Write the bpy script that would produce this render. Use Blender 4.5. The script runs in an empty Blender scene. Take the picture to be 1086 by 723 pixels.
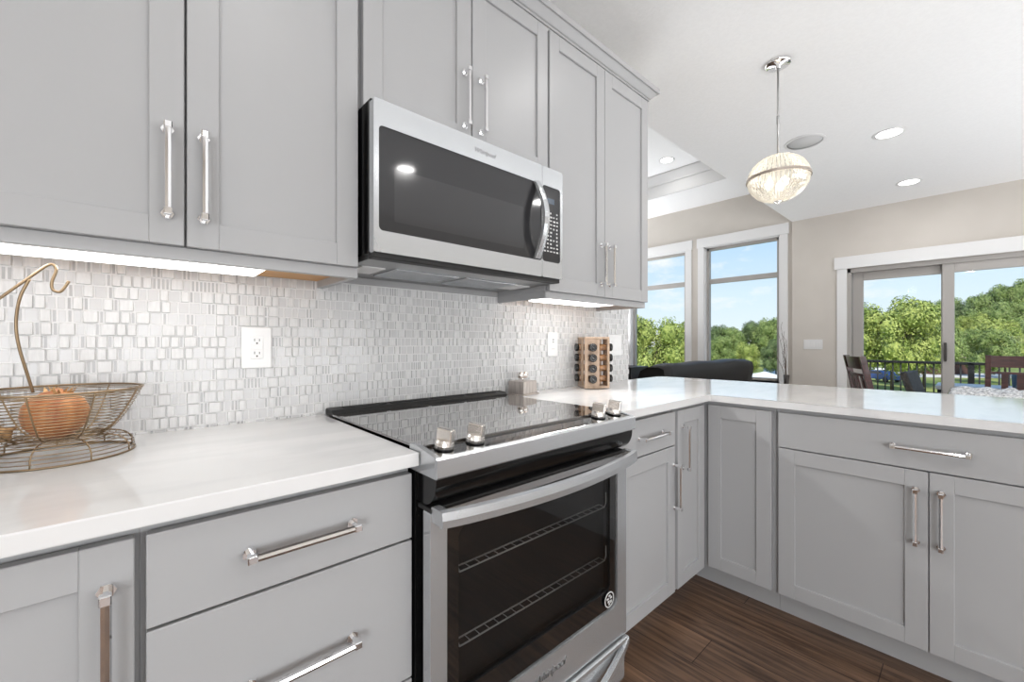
import bpy, bmesh, math, random
from mathutils import Vector, Matrix
PI = math.pi
S = bpy.context.scene
C = S.collection
random.seed(7)

# ------------------------------------------------------------------ camera
CAMX, CAMY, CAMZ, YAW, FPX = -.463, -1.467, 1.158, math.radians(41.96), 440.0
cd = bpy.data.cameras.new('camera'); cam = bpy.data.objects.new('camera', cd); C.objects.link(cam)
cam.location = (CAMX, CAMY, CAMZ); cam.rotation_euler = (PI/2, 0, -YAW)
cd.sensor_width = 36; cd.lens = FPX/1086*36; cd.shift_y = 1.0/1086; cd.clip_start = .02; cd.clip_end = 600
S.camera = cam

# ------------------------------------------------------------------ exposure, sky, sun
S.view_settings.view_transform = 'Standard'
try: S.view_settings.look = 'None'
except Exception: pass
S.view_settings.exposure = 0.12; S.view_settings.gamma = 1.0; S.view_settings.use_curve_mapping = False
S.cycles.use_denoising = True
S.cycles.max_bounces = 10; S.cycles.diffuse_bounces = 6; S.cycles.glossy_bounces = 6
S.cycles.transparent_max_bounces = 16; S.cycles.transmission_bounces = 8
S.cycles.sample_clamp_indirect = 6.0
S.cycles.caustics_reflective = False; S.cycles.caustics_refractive = False

W = bpy.data.worlds.new('sky'); S.world = W; W.use_nodes = True
nt = W.node_tree; nt.nodes.clear()
def N(nt, t, **kw):
    n = nt.nodes.new(t)
    for k, v in kw.items(): setattr(n, k, v)
    return n
wo = N(nt, 'ShaderNodeOutputWorld'); bg = N(nt, 'ShaderNodeBackground')
tc = N(nt, 'ShaderNodeTexCoord'); sep = N(nt, 'ShaderNodeSeparateXYZ')
cr = N(nt, 'ShaderNodeValToRGB')
cr.color_ramp.elements[0].position = 0.0; cr.color_ramp.elements[0].color = (.86, .95, 1, 1)
cr.color_ramp.elements[1].position = .55; cr.color_ramp.elements[1].color = (.22, .45, .86, 1)
e = cr.color_ramp.elements.new(.10); e.color = (.72, .88, 1, 1)
e = cr.color_ramp.elements.new(.24); e.color = (.46, .70, .97, 1)
mp = N(nt, 'ShaderNodeMapping'); mp.inputs['Scale'].default_value = (1, 1, 2.6)
nz = N(nt, 'ShaderNodeTexNoise'); nz.inputs['Scale'].default_value = 5.5; nz.inputs['Detail'].default_value = 7; nz.inputs['Roughness'].default_value = .58
cr2 = N(nt, 'ShaderNodeValToRGB'); cr2.color_ramp.elements[0].position = .53; cr2.color_ramp.elements[1].position = .70
mx = N(nt, 'ShaderNodeMixRGB'); mx.inputs[2].default_value = (1.0, 1.0, 1.0, 1)
L = nt.links.new
L(tc.outputs['Generated'], sep.inputs[0]); L(sep.outputs['Z'], cr.inputs[0])
L(tc.outputs['Generated'], mp.inputs[0]); L(mp.outputs[0], nz.inputs['Vector']); L(nz.outputs[0], cr2.inputs[0])
L(cr2.outputs[0], mx.inputs[0]); L(cr.outputs[0], mx.inputs[1]); L(mx.outputs[0], bg.inputs[0]); L(bg.outputs[0], wo.inputs[0])
bg.inputs[1].default_value = 1.02

sd = bpy.data.lights.new('sun', 'SUN'); sd.energy = 4.2; sd.angle = .01; sd.color = (1, .96, .88)
sun = bpy.data.objects.new('sun', sd); C.objects.link(sun)
sun.rotation_euler = Vector((.62, .30, -.72)).to_track_quat('-Z', 'Y').to_euler()

def area(name, loc, direction, sx, sy, power, color=(1, 1, 1), spread=PI):
    d = bpy.data.lights.new(name, 'AREA'); d.shape = 'RECTANGLE'; d.size = sx; d.size_y = sy; d.energy = power; d.color = color; d.spread = spread
    o = bpy.data.objects.new(name, d); C.objects.link(o); o.location = loc
    o.rotation_euler = Vector(direction).to_track_quat('-Z', 'Y').to_euler()
    return o
# fill lamps added out of view to brighten the rooms; no windows there
FILL_TINT = (.93, .965, 1)
area('added_fill_side', (-2.44, -3.2, .95), (1, .42, -.14), 1.7, 1.6, 96, FILL_TINT)
area('added_fill_rear', (.2, -4.14, .80), (0, 1, -.25), 3.4, 1.3, 52, FILL_TINT)
area('added_uplight_kitchen', (.9, -3.2, 1.2), (.1, 0, 1), 2.6, 1.4, 15, FILL_TINT)  # added up-facing fill lamps that brighten the ceilings, no fixture there
area('added_uplight_dining', (4.0, -2.9, .5), (0, .3, 1), 3.0, 2.2, 68, FILL_TINT)
area('added_uplight_living', (5.1, 3.3, .8), (-.35, 0, 1), 1.2, 3.0, 140, FILL_TINT)
CAN_W = 2.8           # one recessed light
LED_W = 5.6

# ------------------------------------------------------------------ materials
def mat(name, color=(.8, .8, .8), rough=.5, metal=0, spec=.5, coat=0, trans=0, emit=None, es=0, ior=1.45, sub=None):
    m = bpy.data.materials.new(name); m.use_nodes = True
    b = m.node_tree.nodes['Principled BSDF']
    b.inputs['Base Color'].default_value = (*color, 1); b.inputs['Roughness'].default_value = rough
    b.inputs['Metallic'].default_value = metal; b.inputs['Specular IOR Level'].default_value = spec
    b.inputs['Coat Weight'].default_value = coat; b.inputs['Transmission Weight'].default_value = trans; b.inputs['IOR'].default_value = ior
    if emit: b.inputs['Emission Color'].default_value = (*emit, 1); b.inputs['Emission Strength'].default_value = es
    return m
def P(m): return m.node_tree.nodes['Principled BSDF']
def noisy(m, c1, c2, scale=(1, 1, 1), nscale=5, detail=4, lo=.35, hi=.65, bump=0, bdist=.002, rough=None):
    t = m.node_tree; tcn = N(t, 'ShaderNodeTexCoord'); mpn = N(t, 'ShaderNodeMapping'); mpn.inputs['Scale'].default_value = scale
    n = N(t, 'ShaderNodeTexNoise'); n.inputs['Scale'].default_value = nscale; n.inputs['Detail'].default_value = detail
    r = N(t, 'ShaderNodeValToRGB'); r.color_ramp.elements[0].position = lo; r.color_ramp.elements[1].position = hi
    r.color_ramp.elements[0].color = (*c1, 1); r.color_ramp.elements[1].color = (*c2, 1)
    t.links.new(tcn.outputs['Object'], mpn.inputs[0]); t.links.new(mpn.outputs[0], n.inputs['Vector']); t.links.new(n.outputs[0], r.inputs[0])
    t.links.new(r.outputs[0], P(m).inputs['Base Color'])
    if bump:
        b = N(t, 'ShaderNodeBump'); b.inputs['Strength'].default_value = bump; b.inputs['Distance'].default_value = bdist
        t.links.new(n.outputs[0], b.inputs['Height']); t.links.new(b.outputs[0], P(m).inputs['Normal'])
    return m
M = {}
M['paint'] = mat('grey_cabinet_paint', (.40, .402, .409), .36)
M['frame_paint'] = mat('grey_frame_paint', (.37, .372, .378), .45)
M['inside'] = mat('dark_gap', (.03, .03, .03), .8)
M['wood_under'] = noisy(mat('bare_maple', (.62, .34, .13), .5), (.55, .28, .10), (.68, .39, .16), (2, 22, 2), 3)
M['quartz'] = noisy(mat('white_quartz', (.74, .74, .74), .10, coat=.3), (.685, .685, .69), (.745, .745, .745), (1.2, 3.2, 2), 2.4, 9, .40, .52)
M['steel'] = mat('brushed_steel', (.60, .62, .64), .27, .74)
def brushed(m, scale):
    t = m.node_tree; tcn = N(t, 'ShaderNodeTexCoord'); mpn = N(t, 'ShaderNodeMapping'); mpn.inputs['Scale'].default_value = scale
    n = N(t, 'ShaderNodeTexNoise'); n.inputs['Scale'].default_value = 8; n.inputs['Detail'].default_value = 3
    mr = N(t, 'ShaderNodeMapRange'); mr.inputs['To Min'].default_value = .25; mr.inputs['To Max'].default_value = .31
    t.links.new(tcn.outputs['Object'], mpn.inputs[0]); t.links.new(mpn.outputs[0], n.inputs['Vector']); t.links.new(n.outputs[0], mr.inputs['Value'])
    t.links.new(mr.outputs[0], P(m).inputs['Roughness'])
def aniso(m):
    t = m.node_tree; tn_ = N(t, 'ShaderNodeTangent'); tn_.direction_type = 'RADIAL'; tn_.axis = 'Z'
    P(m).inputs['Anisotropic'].default_value = .85; P(m).inputs['Roughness'].default_value = .27; t.links.new(tn_.outputs[0], P(m).inputs['Tangent'])
aniso(M['steel'])
M['steel_dark'] = mat('dark_grey_steel', (.30, .30, .30), .35, 1)  # dark steel of the lettering and the microwave base plate
M['nickel'] = mat('satin_nickel', (.86, .83, .80), .26, 1)
M['chrome'] = mat('polished_chrome', (.90, .90, .91), .075, 1)
M['black'] = mat('black_enamel', (.006, .006, .006), .14)
M['black_matte'] = mat('black_matte', (.02, .02, .02), .55)
M['black_glass'] = mat('black_ceramic_glass', (.006, .006, .006), .035, spec=.9, coat=.6)
M['cooktop'] = mat('cooktop_ceramic_glass', (.028, .022, .018), .03, spec=1.0, coat=1.0, ior=1.75)
P(M['cooktop']).inputs['Coat IOR'].default_value = 1.6
M['mw_glass'] = mat('microwave_dark_glass', (.03, .03, .032), .06, spec=.6)
M['mw_window'] = mat('microwave_window', (.042, .042, .044), .10, spec=.6)
M['white_plastic'] = mat('white_plastic', (.82, .82, .82), .3)
M['white_trim'] = mat('white_trim_paint', (.83, .83, .83), .4)
M['dark_slot'] = mat('outlet_slot', (.02, .02, .02), .6)
M['ceiling'] = noisy(mat('white_ceiling_texture', (.87, .87, .87), .9), (.89, .89, .89), (.91, .91, .91), (1, 1, 1), 60, 3, .4, .6, bump=.35, bdist=.004)
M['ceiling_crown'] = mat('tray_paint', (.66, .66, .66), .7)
M['wall'] = noisy(mat('beige_wall_paint', (.66, .62, .57), .85), (.645, .605, .555), (.67, .63, .58), (1, 1, 1), 3, 2)
M['vinyl'] = mat('taupe_vinyl_frame', (.44, .42, .40), .45)
M['bronze'] = mat('dark_bronze', (.05, .045, .04), .4)
M['led'] = mat('led_diffuser', (.9, .9, .9), .4, emit=(1, .99, .97), es=2.6)
M['can'] = mat('downlight_diffuser', (.9, .9, .9), .4, emit=(1, .98, .95), es=9)
M['bulb'] = mat('warm_bulb', (1, .95, .85), .4, emit=(1, .88, .68), es=3.2)
M['grout'] = mat('white_grout', (.70, .70, .70), .8)
M['stone'] = noisy(mat('white_stone_tile', (.8, .8, .8), .45), (.62, .62, .62), (.72, .72, .72), (40, 1, 6), 4, 2, .3, .7)
M['glass1'] = mat('pale_glass_tile', (.60, .60, .605), .10)
M['glass2'] = mat('grey_glass_tile', (.44, .44, .445), .10)
M['wire'] = mat('bronze_wire', (.30, .215, .13), .34, .85)
M['onion'] = noisy(mat('onion_skin', (.62, .26, .09), .38), (.30, .085, .03), (.58, .25, .085), (3, 3, .6), 14, 4, .3, .7)
M['husk'] = noisy(mat('dry_husk', (.55, .36, .18), .7), (.30, .16, .07), (.68, .45, .22), (4, 4, 4), 12, 4, .3, .7)
M['copper_wood'] = noisy(mat('light_wood', (.60, .43, .30), .45), (.34, .24, .17), (.50, .37, .27), (14, 14, 1.5), 3, 3)
M['amber'] = noisy(mat('spice_jar', (.42, .20, .07), .15, coat=.5), (.13, .06, .025), (.42, .22, .10), (6, 6, 6), 9, 3, .35, .65)
M['cap'] = mat('black_jar_lid', (.012, .012, .012), .22)
M['cap_mark'] = mat('grey_lid_mark', (.22, .22, .22), .4)
M['pewter'] = noisy(mat('brushed_pewter', (.60, .54, .50), .36, .75), (.50, .45, .42), (.66, .61, .57), (30, 30, 2), 6, 3)
M['leather'] = mat('black_leather', (.012, .011, .011), .48, spec=.35)
M['mahogany'] = noisy(mat('dark_red_mahogany', (.05, .013, .012), .28, coat=.25), (.028, .008, .007), (.065, .018, .016), (2, 2, 14), 4, 3)
M['dark_wood'] = mat('dark_table_top', (.05, .045, .045), .18, coat=.4)
M['dark_cab'] = mat('dark_cabinet', (.022, .022, .024), .45)
M['silver_cloth'] = noisy(mat('silver_cloth', (.62, .63, .65), .45, .1), (.30, .31, .33), (.86, .87, .88), (1, 1, 1), 60, 3, .35, .65)
M['twig'] = mat('dry_twig', (.12, .085, .06), .8)
M['vase'] = mat('dark_vase', (.06, .05, .045), .3)
M['rail'] = mat('black_rail', (.012, .012, .012), .5)
M['deck'] = noisy(mat('deck_boards', (.30, .27, .24), .8), (.24, .21, .19), (.36, .32, .28), (1, 14, 1), 4, 3)
M['rattan'] = noisy(mat('dark_rattan', (.07, .055, .045), .7), (.04, .03, .025), (.13, .10, .075), (40, 40, 40), 4, 2)
M['blue_poly'] = mat('slate_blue_plastic', (.075, .12, .17), .5)
M['brick_brown'] = mat('brown_siding', (.11, .05, .038), .8)
M['roof_pale'] = mat('pale_roof', (.52, .36, .34), .8)
M['roof_white'] = mat('white_canvas', (.85, .85, .84), .7)
M['concrete'] = mat('pale_concrete', (.66, .62, .57), .9)
M['grass'] = noisy(mat('lawn', (.16, .22, .05), .95), (.13, .18, .04), (.30, .33, .09), (1, 1, 1), .12, 4)
M['hill'] = noisy(mat('wooded_hill', (.06, .10, .03), .95), (.04, .07, .02), (.10, .15, .05), (1, 1, 1), .3, 4)
M['bark'] = mat('bark', (.10, .075, .055), .9)
M['car_blue'] = mat('blue_car_paint', (.05, .12, .42), .25, coat=.5)
M['car_white'] = mat('white_car_paint', (.8, .8, .8), .25, coat=.5)
M['display'] = mat('dim_clock_display', (.02, .03, .04), .2, emit=(.30, .42, .62), es=.12)
M['key'] = mat('keypad_print', (.62, .62, .62), .5)
M['floor_lens'] = mat('frosted_lens', (.75, .75, .75), .4)
M['rack_wire'] = mat('oven_rack_wire', (.40, .40, .39), .35, .3)
M['oven_enamel'] = mat('oven_enamel', (.022, .022, .022), .5)
M['band'] = mat('bronze_nickel_band', (.40, .35, .31), .38, .8)
M['rod'] = mat('grey_nickel_rod', (.50, .50, .50), .3, .8)
M['crystal'] = None

# floor planks (run along Y)
def floor_mat():
    m = mat('dark_oak_planks', (.06, .035, .022), .33); t = m.node_tree
    tcn = N(t, 'ShaderNodeTexCoord'); mpn = N(t, 'ShaderNodeMapping'); mpn.inputs['Rotation'].default_value = (0, 0, PI/2)
    br = N(t, 'ShaderNodeTexBrick'); br.offset = .37; br.offset_frequency = 3
    br.inputs['Scale'].default_value = 1; br.inputs['Brick Width'].default_value = 1.25; br.inputs['Row Height'].default_value = .17
    br.inputs['Mortar Size'].default_value = .0016; br.inputs['Mortar Smooth'].default_value = .2; br.inputs['Bias'].default_value = 0
    br.inputs['Color1'].default_value = (.105, .064, .044, 1); br.inputs['Color2'].default_value = (.175, .107, .071, 1); br.inputs['Mortar'].default_value = (.025, .014, .010, 1)
    mp2 = N(t, 'ShaderNodeMapping'); mp2.inputs['Scale'].default_value = (26, 1.6, 1)
    n = N(t, 'ShaderNodeTexNoise'); n.inputs['Scale'].default_value = 2.2; n.inputs['Detail'].default_value = 8; n.inputs['Distortion'].default_value = .5
    r = N(t, 'ShaderNodeValToRGB'); r.color_ramp.elements[0].position = .32; r.color_ramp.elements[1].position = .70
    r.color_ramp.elements[0].color = (.40, .38, .37, 1); r.color_ramp.elements[1].color = (1.45, 1.4, 1.3, 1)
    mm = N(t, 'ShaderNodeMixRGB', blend_type='MULTIPLY'); mm.inputs[0].default_value = 1
    l = t.links.new
    l(tcn.outputs['Object'], mpn.inputs[0]); l(mpn.outputs[0], br.inputs['Vector']); l(tcn.outputs['Object'], mp2.inputs[0]); l(mp2.outputs[0], n.inputs['Vector'])
    l(n.outputs[0], r.inputs[0]); l(br.outputs['Color'], mm.inputs[1]); l(r.outputs[0], mm.inputs[2]); l(mm.outputs[0], P(m).inputs['Base Color'])
    b = N(t, 'ShaderNodeBump'); b.inputs['Strength'].default_value = .25; b.inputs['Distance'].default_value = .002; l(n.outputs[0], b.inputs['Height']); l(b.outputs[0], P(m).inputs['Normal'])
    return m
M['floor'] = floor_mat()
def facing(t, lo, hi):     # reflectance that grows towards grazing view, the same from both sides of a pane
    lw = N(t, 'ShaderNodeLayerWeight'); lw.inputs[0].default_value = .5
    pw = N(t, 'ShaderNodeMath', operation='POWER'); pw.inputs[1].default_value = 5
    ma = N(t, 'ShaderNodeMath', operation='MULTIPLY_ADD'); ma.inputs[1].default_value = hi; ma.inputs[2].default_value = lo
    t.links.new(lw.outputs['Facing'], pw.inputs[0]); t.links.new(pw.outputs[0], ma.inputs[0]); return ma
def pane_mat():
    m = bpy.data.materials.new('window_glass'); m.use_nodes = True; t = m.node_tree; t.nodes.clear()
    o = N(t, 'ShaderNodeOutputMaterial'); tr = N(t, 'ShaderNodeBsdfTransparent'); g = N(t, 'ShaderNodeBsdfGlossy'); g.inputs['Roughness'].default_value = .0
    f = facing(t, .018, .6); x = N(t, 'ShaderNodeMixShader')
    tr.inputs[0].default_value = (.97, .98, .98, 1)
    t.links.new(f.outputs[0], x.inputs[0]); t.links.new(tr.outputs[0], x.inputs[1]); t.links.new(g.outputs[0], x.inputs[2]); t.links.new(x.outputs[0], o.inputs[0])
    return m
M['pane'] = pane_mat()
def oven_glass():     # dark see-through oven glass
    m = bpy.data.materials.new('tinted_oven_glass'); m.use_nodes = True; t = m.node_tree; t.nodes.clear()
    o = N(t, 'ShaderNodeOutputMaterial'); tr = N(t, 'ShaderNodeBsdfTransparent'); g = N(t, 'ShaderNodeBsdfGlossy'); g.inputs['Roughness'].default_value = .02
    f = facing(t, .045, .9); x = N(t, 'ShaderNodeMixShader')
    tr.inputs[0].default_value = (.74, .74, .74, 1)
    t.links.new(f.outputs[0], x.inputs[0]); t.links.new(tr.outputs[0], x.inputs[1]); t.links.new(g.outputs[0], x.inputs[2]); t.links.new(x.outputs[0], o.inputs[0])
    return m
M['oven_glass'] = oven_glass()
def crystal_mat():
    m = bpy.data.materials.new('lit_crystal'); m.use_nodes = True; t = m.node_tree; t.nodes.clear()
    o = N(t, 'ShaderNodeOutputMaterial'); tl = N(t, 'ShaderNodeBsdfTranslucent'); g = N(t, 'ShaderNodeBsdfGlossy'); g.inputs['Roughness'].default_value = .08
    tr = N(t, 'ShaderNodeBsdfTransparent'); x1 = N(t, 'ShaderNodeMixShader'); x1.inputs[0].default_value = .45; x2 = N(t, 'ShaderNodeMixShader'); x2.inputs[0].default_value = .22
    tl.inputs[0].default_value = (.95, .93, .88, 1)
    t.links.new(tl.outputs[0], x1.inputs[1]); t.links.new(tr.outputs[0], x1.inputs[2]); t.links.new(x1.outputs[0], x2.inputs[1]); t.links.new(g.outputs[0], x2.inputs[2]); t.links.new(x2.outputs[0], o.inputs[0])
    return m
M['crystal'] = crystal_mat()
def leaf_mat(name, a, b):
    m = mat(name, a, .6, spec=.25); t = m.node_tree
    oi = N(t, 'ShaderNodeTexCoord'); n = N(t, 'ShaderNodeTexNoise'); n.inputs['Scale'].default_value = 9; n.inputs['Detail'].default_value = 3
    r = N(t, 'ShaderNodeValToRGB'); r.color_ramp.elements[0].position = .36; r.color_ramp.elements[1].position = .66
    r.color_ramp.elements[0].color = (*a, 1); r.color_ramp.elements[1].color = (*b, 1)
    t.links.new(oi.outputs['Object'], n.inputs['Vector']); t.links.new(n.outputs[0], r.inputs[0]); t.links.new(r.outputs[0], P(m).inputs['Base Color'])
    return m
M['leaf_y'] = leaf_mat('yellow_green_leaves', (.20, .27, .055), (.50, .54, .16))
M['leaf_g'] = leaf_mat('mid_green_leaves', (.14, .21, .055), (.36, .43, .15))
M['leaf_d'] = leaf_mat('dark_green_leaves', (.085, .13, .05), (.23, .30, .12))

# ------------------------------------------------------------------ mesh helpers
class MB:
    def __init__(self): self.bm = bmesh.new(); self.mi = 0
    def _fin(self, smooth=False):
        for f in self.bm.faces:
            if not f.tag: f.tag = True; f.material_index = self.mi; f.smooth = smooth
    def m(self, i): self.mi = i; return self
    def box(self, x0, x1, y0, y1, z0, z1, bev=0, seg=2, rot=None, at=None):
        g = bmesh.ops.create_cube(self.bm, size=1); vs = g['verts']
        for v in vs:
            v.co = Vector(((x0+x1)/2+v.co.x*abs(x1-x0), (y0+y1)/2+v.co.y*abs(y1-y0), (z0+z1)/2+v.co.z*abs(z1-z0)))
        if rot is not None: bmesh.ops.rotate(self.bm, verts=vs, cent=at or Vector(((x0+x1)/2, (y0+y1)/2, (z0+z1)/2)), matrix=rot)
        if bev:
            es = list({e for v in vs for e in v.link_edges}); bmesh.ops.bevel(self.bm, geom=es, offset=bev, segments=seg, affect='EDGES', clamp_overlap=True, profile=.5)
        self._fin(); return self
    def ring(self, pts): return [self.bm.verts.new(p) for p in pts]
    def skin(self, rings, closed=True, capa=True, capb=True, smooth=True, loop=False):
        n = len(rings[0])
        prs = list(zip(rings[:-1], rings[1:])) + ([(rings[-1], rings[0])] if loop else [])
        for a, b in prs:
            for i in range(n if closed else n-1):
                j = (i+1) % n
                try: self.bm.faces.new((a[i], a[j], b[j], b[i]))
                except ValueError: pass
        self._fin(smooth)
        if not loop:
            if capa and n > 2: self.bm.faces.new(rings[0][::-1])
            if capb and n > 2: self.bm.faces.new(rings[-1])
            self._fin(False)
        return self
    def cyl(self, p0, p1, r0, r1=None, seg=24, smooth=True):
        p0, p1 = Vector(p0), Vector(p1); r1 = r0 if r1 is None else r1
        q = (p1-p0).to_track_quat('Z', 'Y'); rs = []
        for p, r in ((p0, r0), (p1, r1)):
            rs.append(self.ring([p+q@Vector((r*math.cos(2*PI*i/seg), r*math.sin(2*PI*i/seg), 0)) for i in range(seg)]))
        return self.skin(rs, smooth=smooth)
    def lathe(self, prof, c=(0, 0, 0), seg=32, axis=(0, 0, 1), smooth=True, cap=True):
        c = Vector(c); q = Vector(axis).to_track_quat('Z', 'Y'); rs = []
        for r, h in prof:
            r = max(r, 1e-5); rs.append(self.ring([c+q@Vector((r*math.cos(2*PI*i/seg), r*math.sin(2*PI*i/seg), h)) for i in range(seg)]))
        return self.skin(rs, smooth=smooth, capa=cap, capb=cap)
    def tube(self, path, r, seg=8, loop=False, smooth=True):
        path = [Vector(p) for p in path]; n = len(path); rs = []; up = None
        for i, p in enumerate(path):
            if loop: t = (path[(i+1) % n]-path[i-1]).normalized()
            else: t = (path[min(i+1, n-1)]-path[max(i-1, 0)]).normalized()
            if up is None:
                up = Vector((0, 0, 1)) if abs(t.z) < .9 else Vector((1, 0, 0))
            a = t.cross(up)
            if a.length < 1e-4: a = t.orthogonal()
            a.normalize(); b = a.cross(t).normalized(); up = b
            rr = r[i] if isinstance(r, (list, tuple)) else r
            rs.append(self.ring([p+a*rr*math.cos(2*PI*k/seg)+b*rr*math.sin(2*PI*k/seg) for k in range(seg)]))
        return self.skin(rs, smooth=smooth, loop=loop)
    def sweep(self, prof, x0, x1, axis='x', smooth=False):   # profile of (a, z) pulled along an axis
        rs = []
        for x in (x0, x1):
            rs.append(self.ring([(x, a, z) if axis == 'x' else (a, x, z) for a, z in prof]))
        return self.skin(rs, smooth=smooth)
    def poly(self, pts, d):     # flat polygon pulled by vector d
        d = Vector(d); a = self.ring(pts); b = self.ring([Vector(p)+d for p in pts])
        return self.skin([a, b], smooth=False)
    def sphere(self, c, r, seg=20, rings=12, sz=1):
        prof = [(r*math.sin(PI*i/rings), -r*sz*math.cos(PI*i/rings)) for i in range(rings+1)]
        return self.lathe(prof, c, seg, cap=False)
    def mesh(self, name, mats):
        bmesh.ops.recalc_face_normals(self.bm, faces=self.bm.faces[:])
        me = bpy.data.meshes.new(name); self.bm.to_mesh(me); self.bm.free()
        for m in (mats if isinstance(mats, (list, tuple)) else [mats]): me.materials.append(M[m] if isinstance(m, str) else m)
        return me
    def obj(self, name, mats, parent=None, off=None):
        if off is not None: bmesh.ops.translate(self.bm, verts=self.bm.verts[:], vec=-Vector(off))
        return link(name, self.mesh(name, mats), parent)
def link(name, me, parent=None, loc=None, rot=None):
    o = bpy.data.objects.new(name, me); C.objects.link(o)
    if parent: o.parent = parent
    if loc is not None: o.location = loc
    if rot is not None: o.rotation_euler = rot
    return o
def tag(o, label, cat, group=None, kind=None):
    if label: o['label'] = label
    if cat: o['category'] = cat
    if group: o['group'] = group
    if kind: o['kind'] = kind
    return o
def thing(name, label, cat, loc=(0, 0, 0), rz=0, group=None):
    o = bpy.data.objects.new(name, None); C.objects.link(o); o.location = loc; o.rotation_euler = (0, 0, rz); o.empty_display_size = .05
    return tag(o, label, cat, group)
def single(o, loc):          # give a one-mesh thing its own origin
    for v in o.data.vertices: v.co -= Vector(loc)
    o.location = loc; return o
def dup(src, loc, rz=None, label=None, scale=None):
    r = src.copy(); C.objects.link(r); r.location = loc
    if rz is not None: r.rotation_euler = (0, 0, rz)
    if scale is not None: r.scale = scale
    if label: r['label'] = label
    for ch in list(src.children):
        c = ch.copy(); C.objects.link(c); c.parent = r
        for g in ch.children:
            d = g.copy(); C.objects.link(d); d.parent = c
    return r
def struct(name, mb, mats, parent=None):
    o = mb.obj(name, mats, parent)
    if not parent: o['kind'] = 'structure'
    return o
def srt(name):
    o = bpy.data.objects.new(name, None); C.objects.link(o); o['kind'] = 'structure'; return o
def text_mesh(s, size, depth, shear=0, mat_='steel_dark', spacing=1.0):
    cu = bpy.data.curves.new('txt', 'FONT'); cu.body = s; cu.size = size; cu.extrude = depth; cu.shear = shear; cu.align_x = 'CENTER'; cu.align_y = 'CENTER'; cu.space_character = spacing
    o = bpy.data.objects.new('txt', cu); C.objects.link(o)
    dg = bpy.context.evaluated_depsgraph_get(); me = bpy.data.meshes.new_from_object(o.evaluated_get(dg))
    bpy.data.objects.remove(o); me.materials.clear(); me.materials.append(M[mat_]); return me

# ================================================================== ROOM SHELL
KC, LC, TC = 2.74, 3.25, 3.55        # kitchen ceiling, living ceiling, tray ceiling
XW, XL = 5.93, 5.97                  # wall with the sliding door, wall with the windows
X0, Y0, BY = -2.5, -4.2, .13
struct('floor', MB().box(X0-.1, 6.1, Y0-.1, 5.6, -.12, 0), 'floor')
struct('ceiling', MB().box(X0-.1, 6.15, Y0-.1, BY, KC, KC+.95), 'ceiling')
# living room ceiling with a raised tray
TX0, TX1, TY0, TY1 = 0.0, 5.14, .55, 4.7
b = MB()
b.box(X0-.1, TX0, BY, 5.6, LC, LC+.45); b.box(TX1, 6.15, BY, 5.6, LC, LC+.45); b.box(TX0, TX1, BY, TY0, LC, LC+.45); b.box(TX0, TX1, TY1, 5.6, LC, LC+.45)
b.box(TX0-.05, TX1+.05, TY0-.05, TY1+.05, TC, TC+.1)
struct('ceiling_living', b, 'ceiling')
def tray_trim():
    b = MB()
    prof = [(0, LC+.005), (0, LC+.20), (.018, LC+.20), (.10, LC+.285), (.10, TC), (-.0001, TC)]
    prof = [(-.004, LC+.004), (.014, LC+.004), (.014, LC+.17), (.03, LC+.17), (.035, LC+.19), (.10, LC+.28), (.10, TC-.002), (-.004, TC-.002)]
    cs = [(TX0, TY0, 1, 1), (TX1, TY0, -1, 1), (TX1, TY1, -1, -1), (TX0, TY1, 1, -1)]
    rs = [b.ring([(x+sx*a, y+sy*a, z) for a, z in prof]) for x, y, sx, sy in cs]
    b.skin(rs, loop=True, smooth=False); return b
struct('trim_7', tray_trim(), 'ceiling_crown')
# walls
b = MB(); b.box(X0, 1.857, .010, BY, 0, KC); wb = struct('wall_back', b, 'wall')
b = MB(); b.box(X0-.1, X0, Y0, .13, 0, KC); struct('wall_left', b, 'wall')
b = MB(); b.box(X0-.1, XW+.1, Y0-.1, Y0, 0, KC); struct('wall_front', b, 'wall')
b = MB(); b.box(X0-.1, 6.15, 5.5, 5.6, 0, LC); struct('wall_living_rear', b, 'wall')
b = MB(); b.box(X0-.1, X0, BY, 5.5, 0, LC); struct('wall_living_left', b, 'wall')
DY0, DY1, DZ = -2.13, -.44, 2.045    # sliding door opening
b = MB(); b.box(XW, XW+.2, DY1, BY, 0, KC); b.box(XW, XW+.2, Y0, DY0, 0, KC); b.box(XW, XW+.2, DY0, DY1, DZ, KC); struct('wall_right', b, 'wall')
W2 = (.28, 1.285); W1 = (1.575, 2.56); WZ0, WZ1 = .62, 2.60
b = MB()
b.box(XL, XL+.16, BY, W2[0], 0, LC); b.box(XL, XL+.16, W2[1], W1[0], 0, LC); b.box(XL, XL+.16, W1[1], 5.5, 0, LC)
for w in (W1, W2): b.box(XL, XL+.16, w[0], w[1], 0, WZ0); b.box(XL, XL+.16, w[0], w[1], WZ1, LC)
struct('wall_right_living', b, 'wall')

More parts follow.
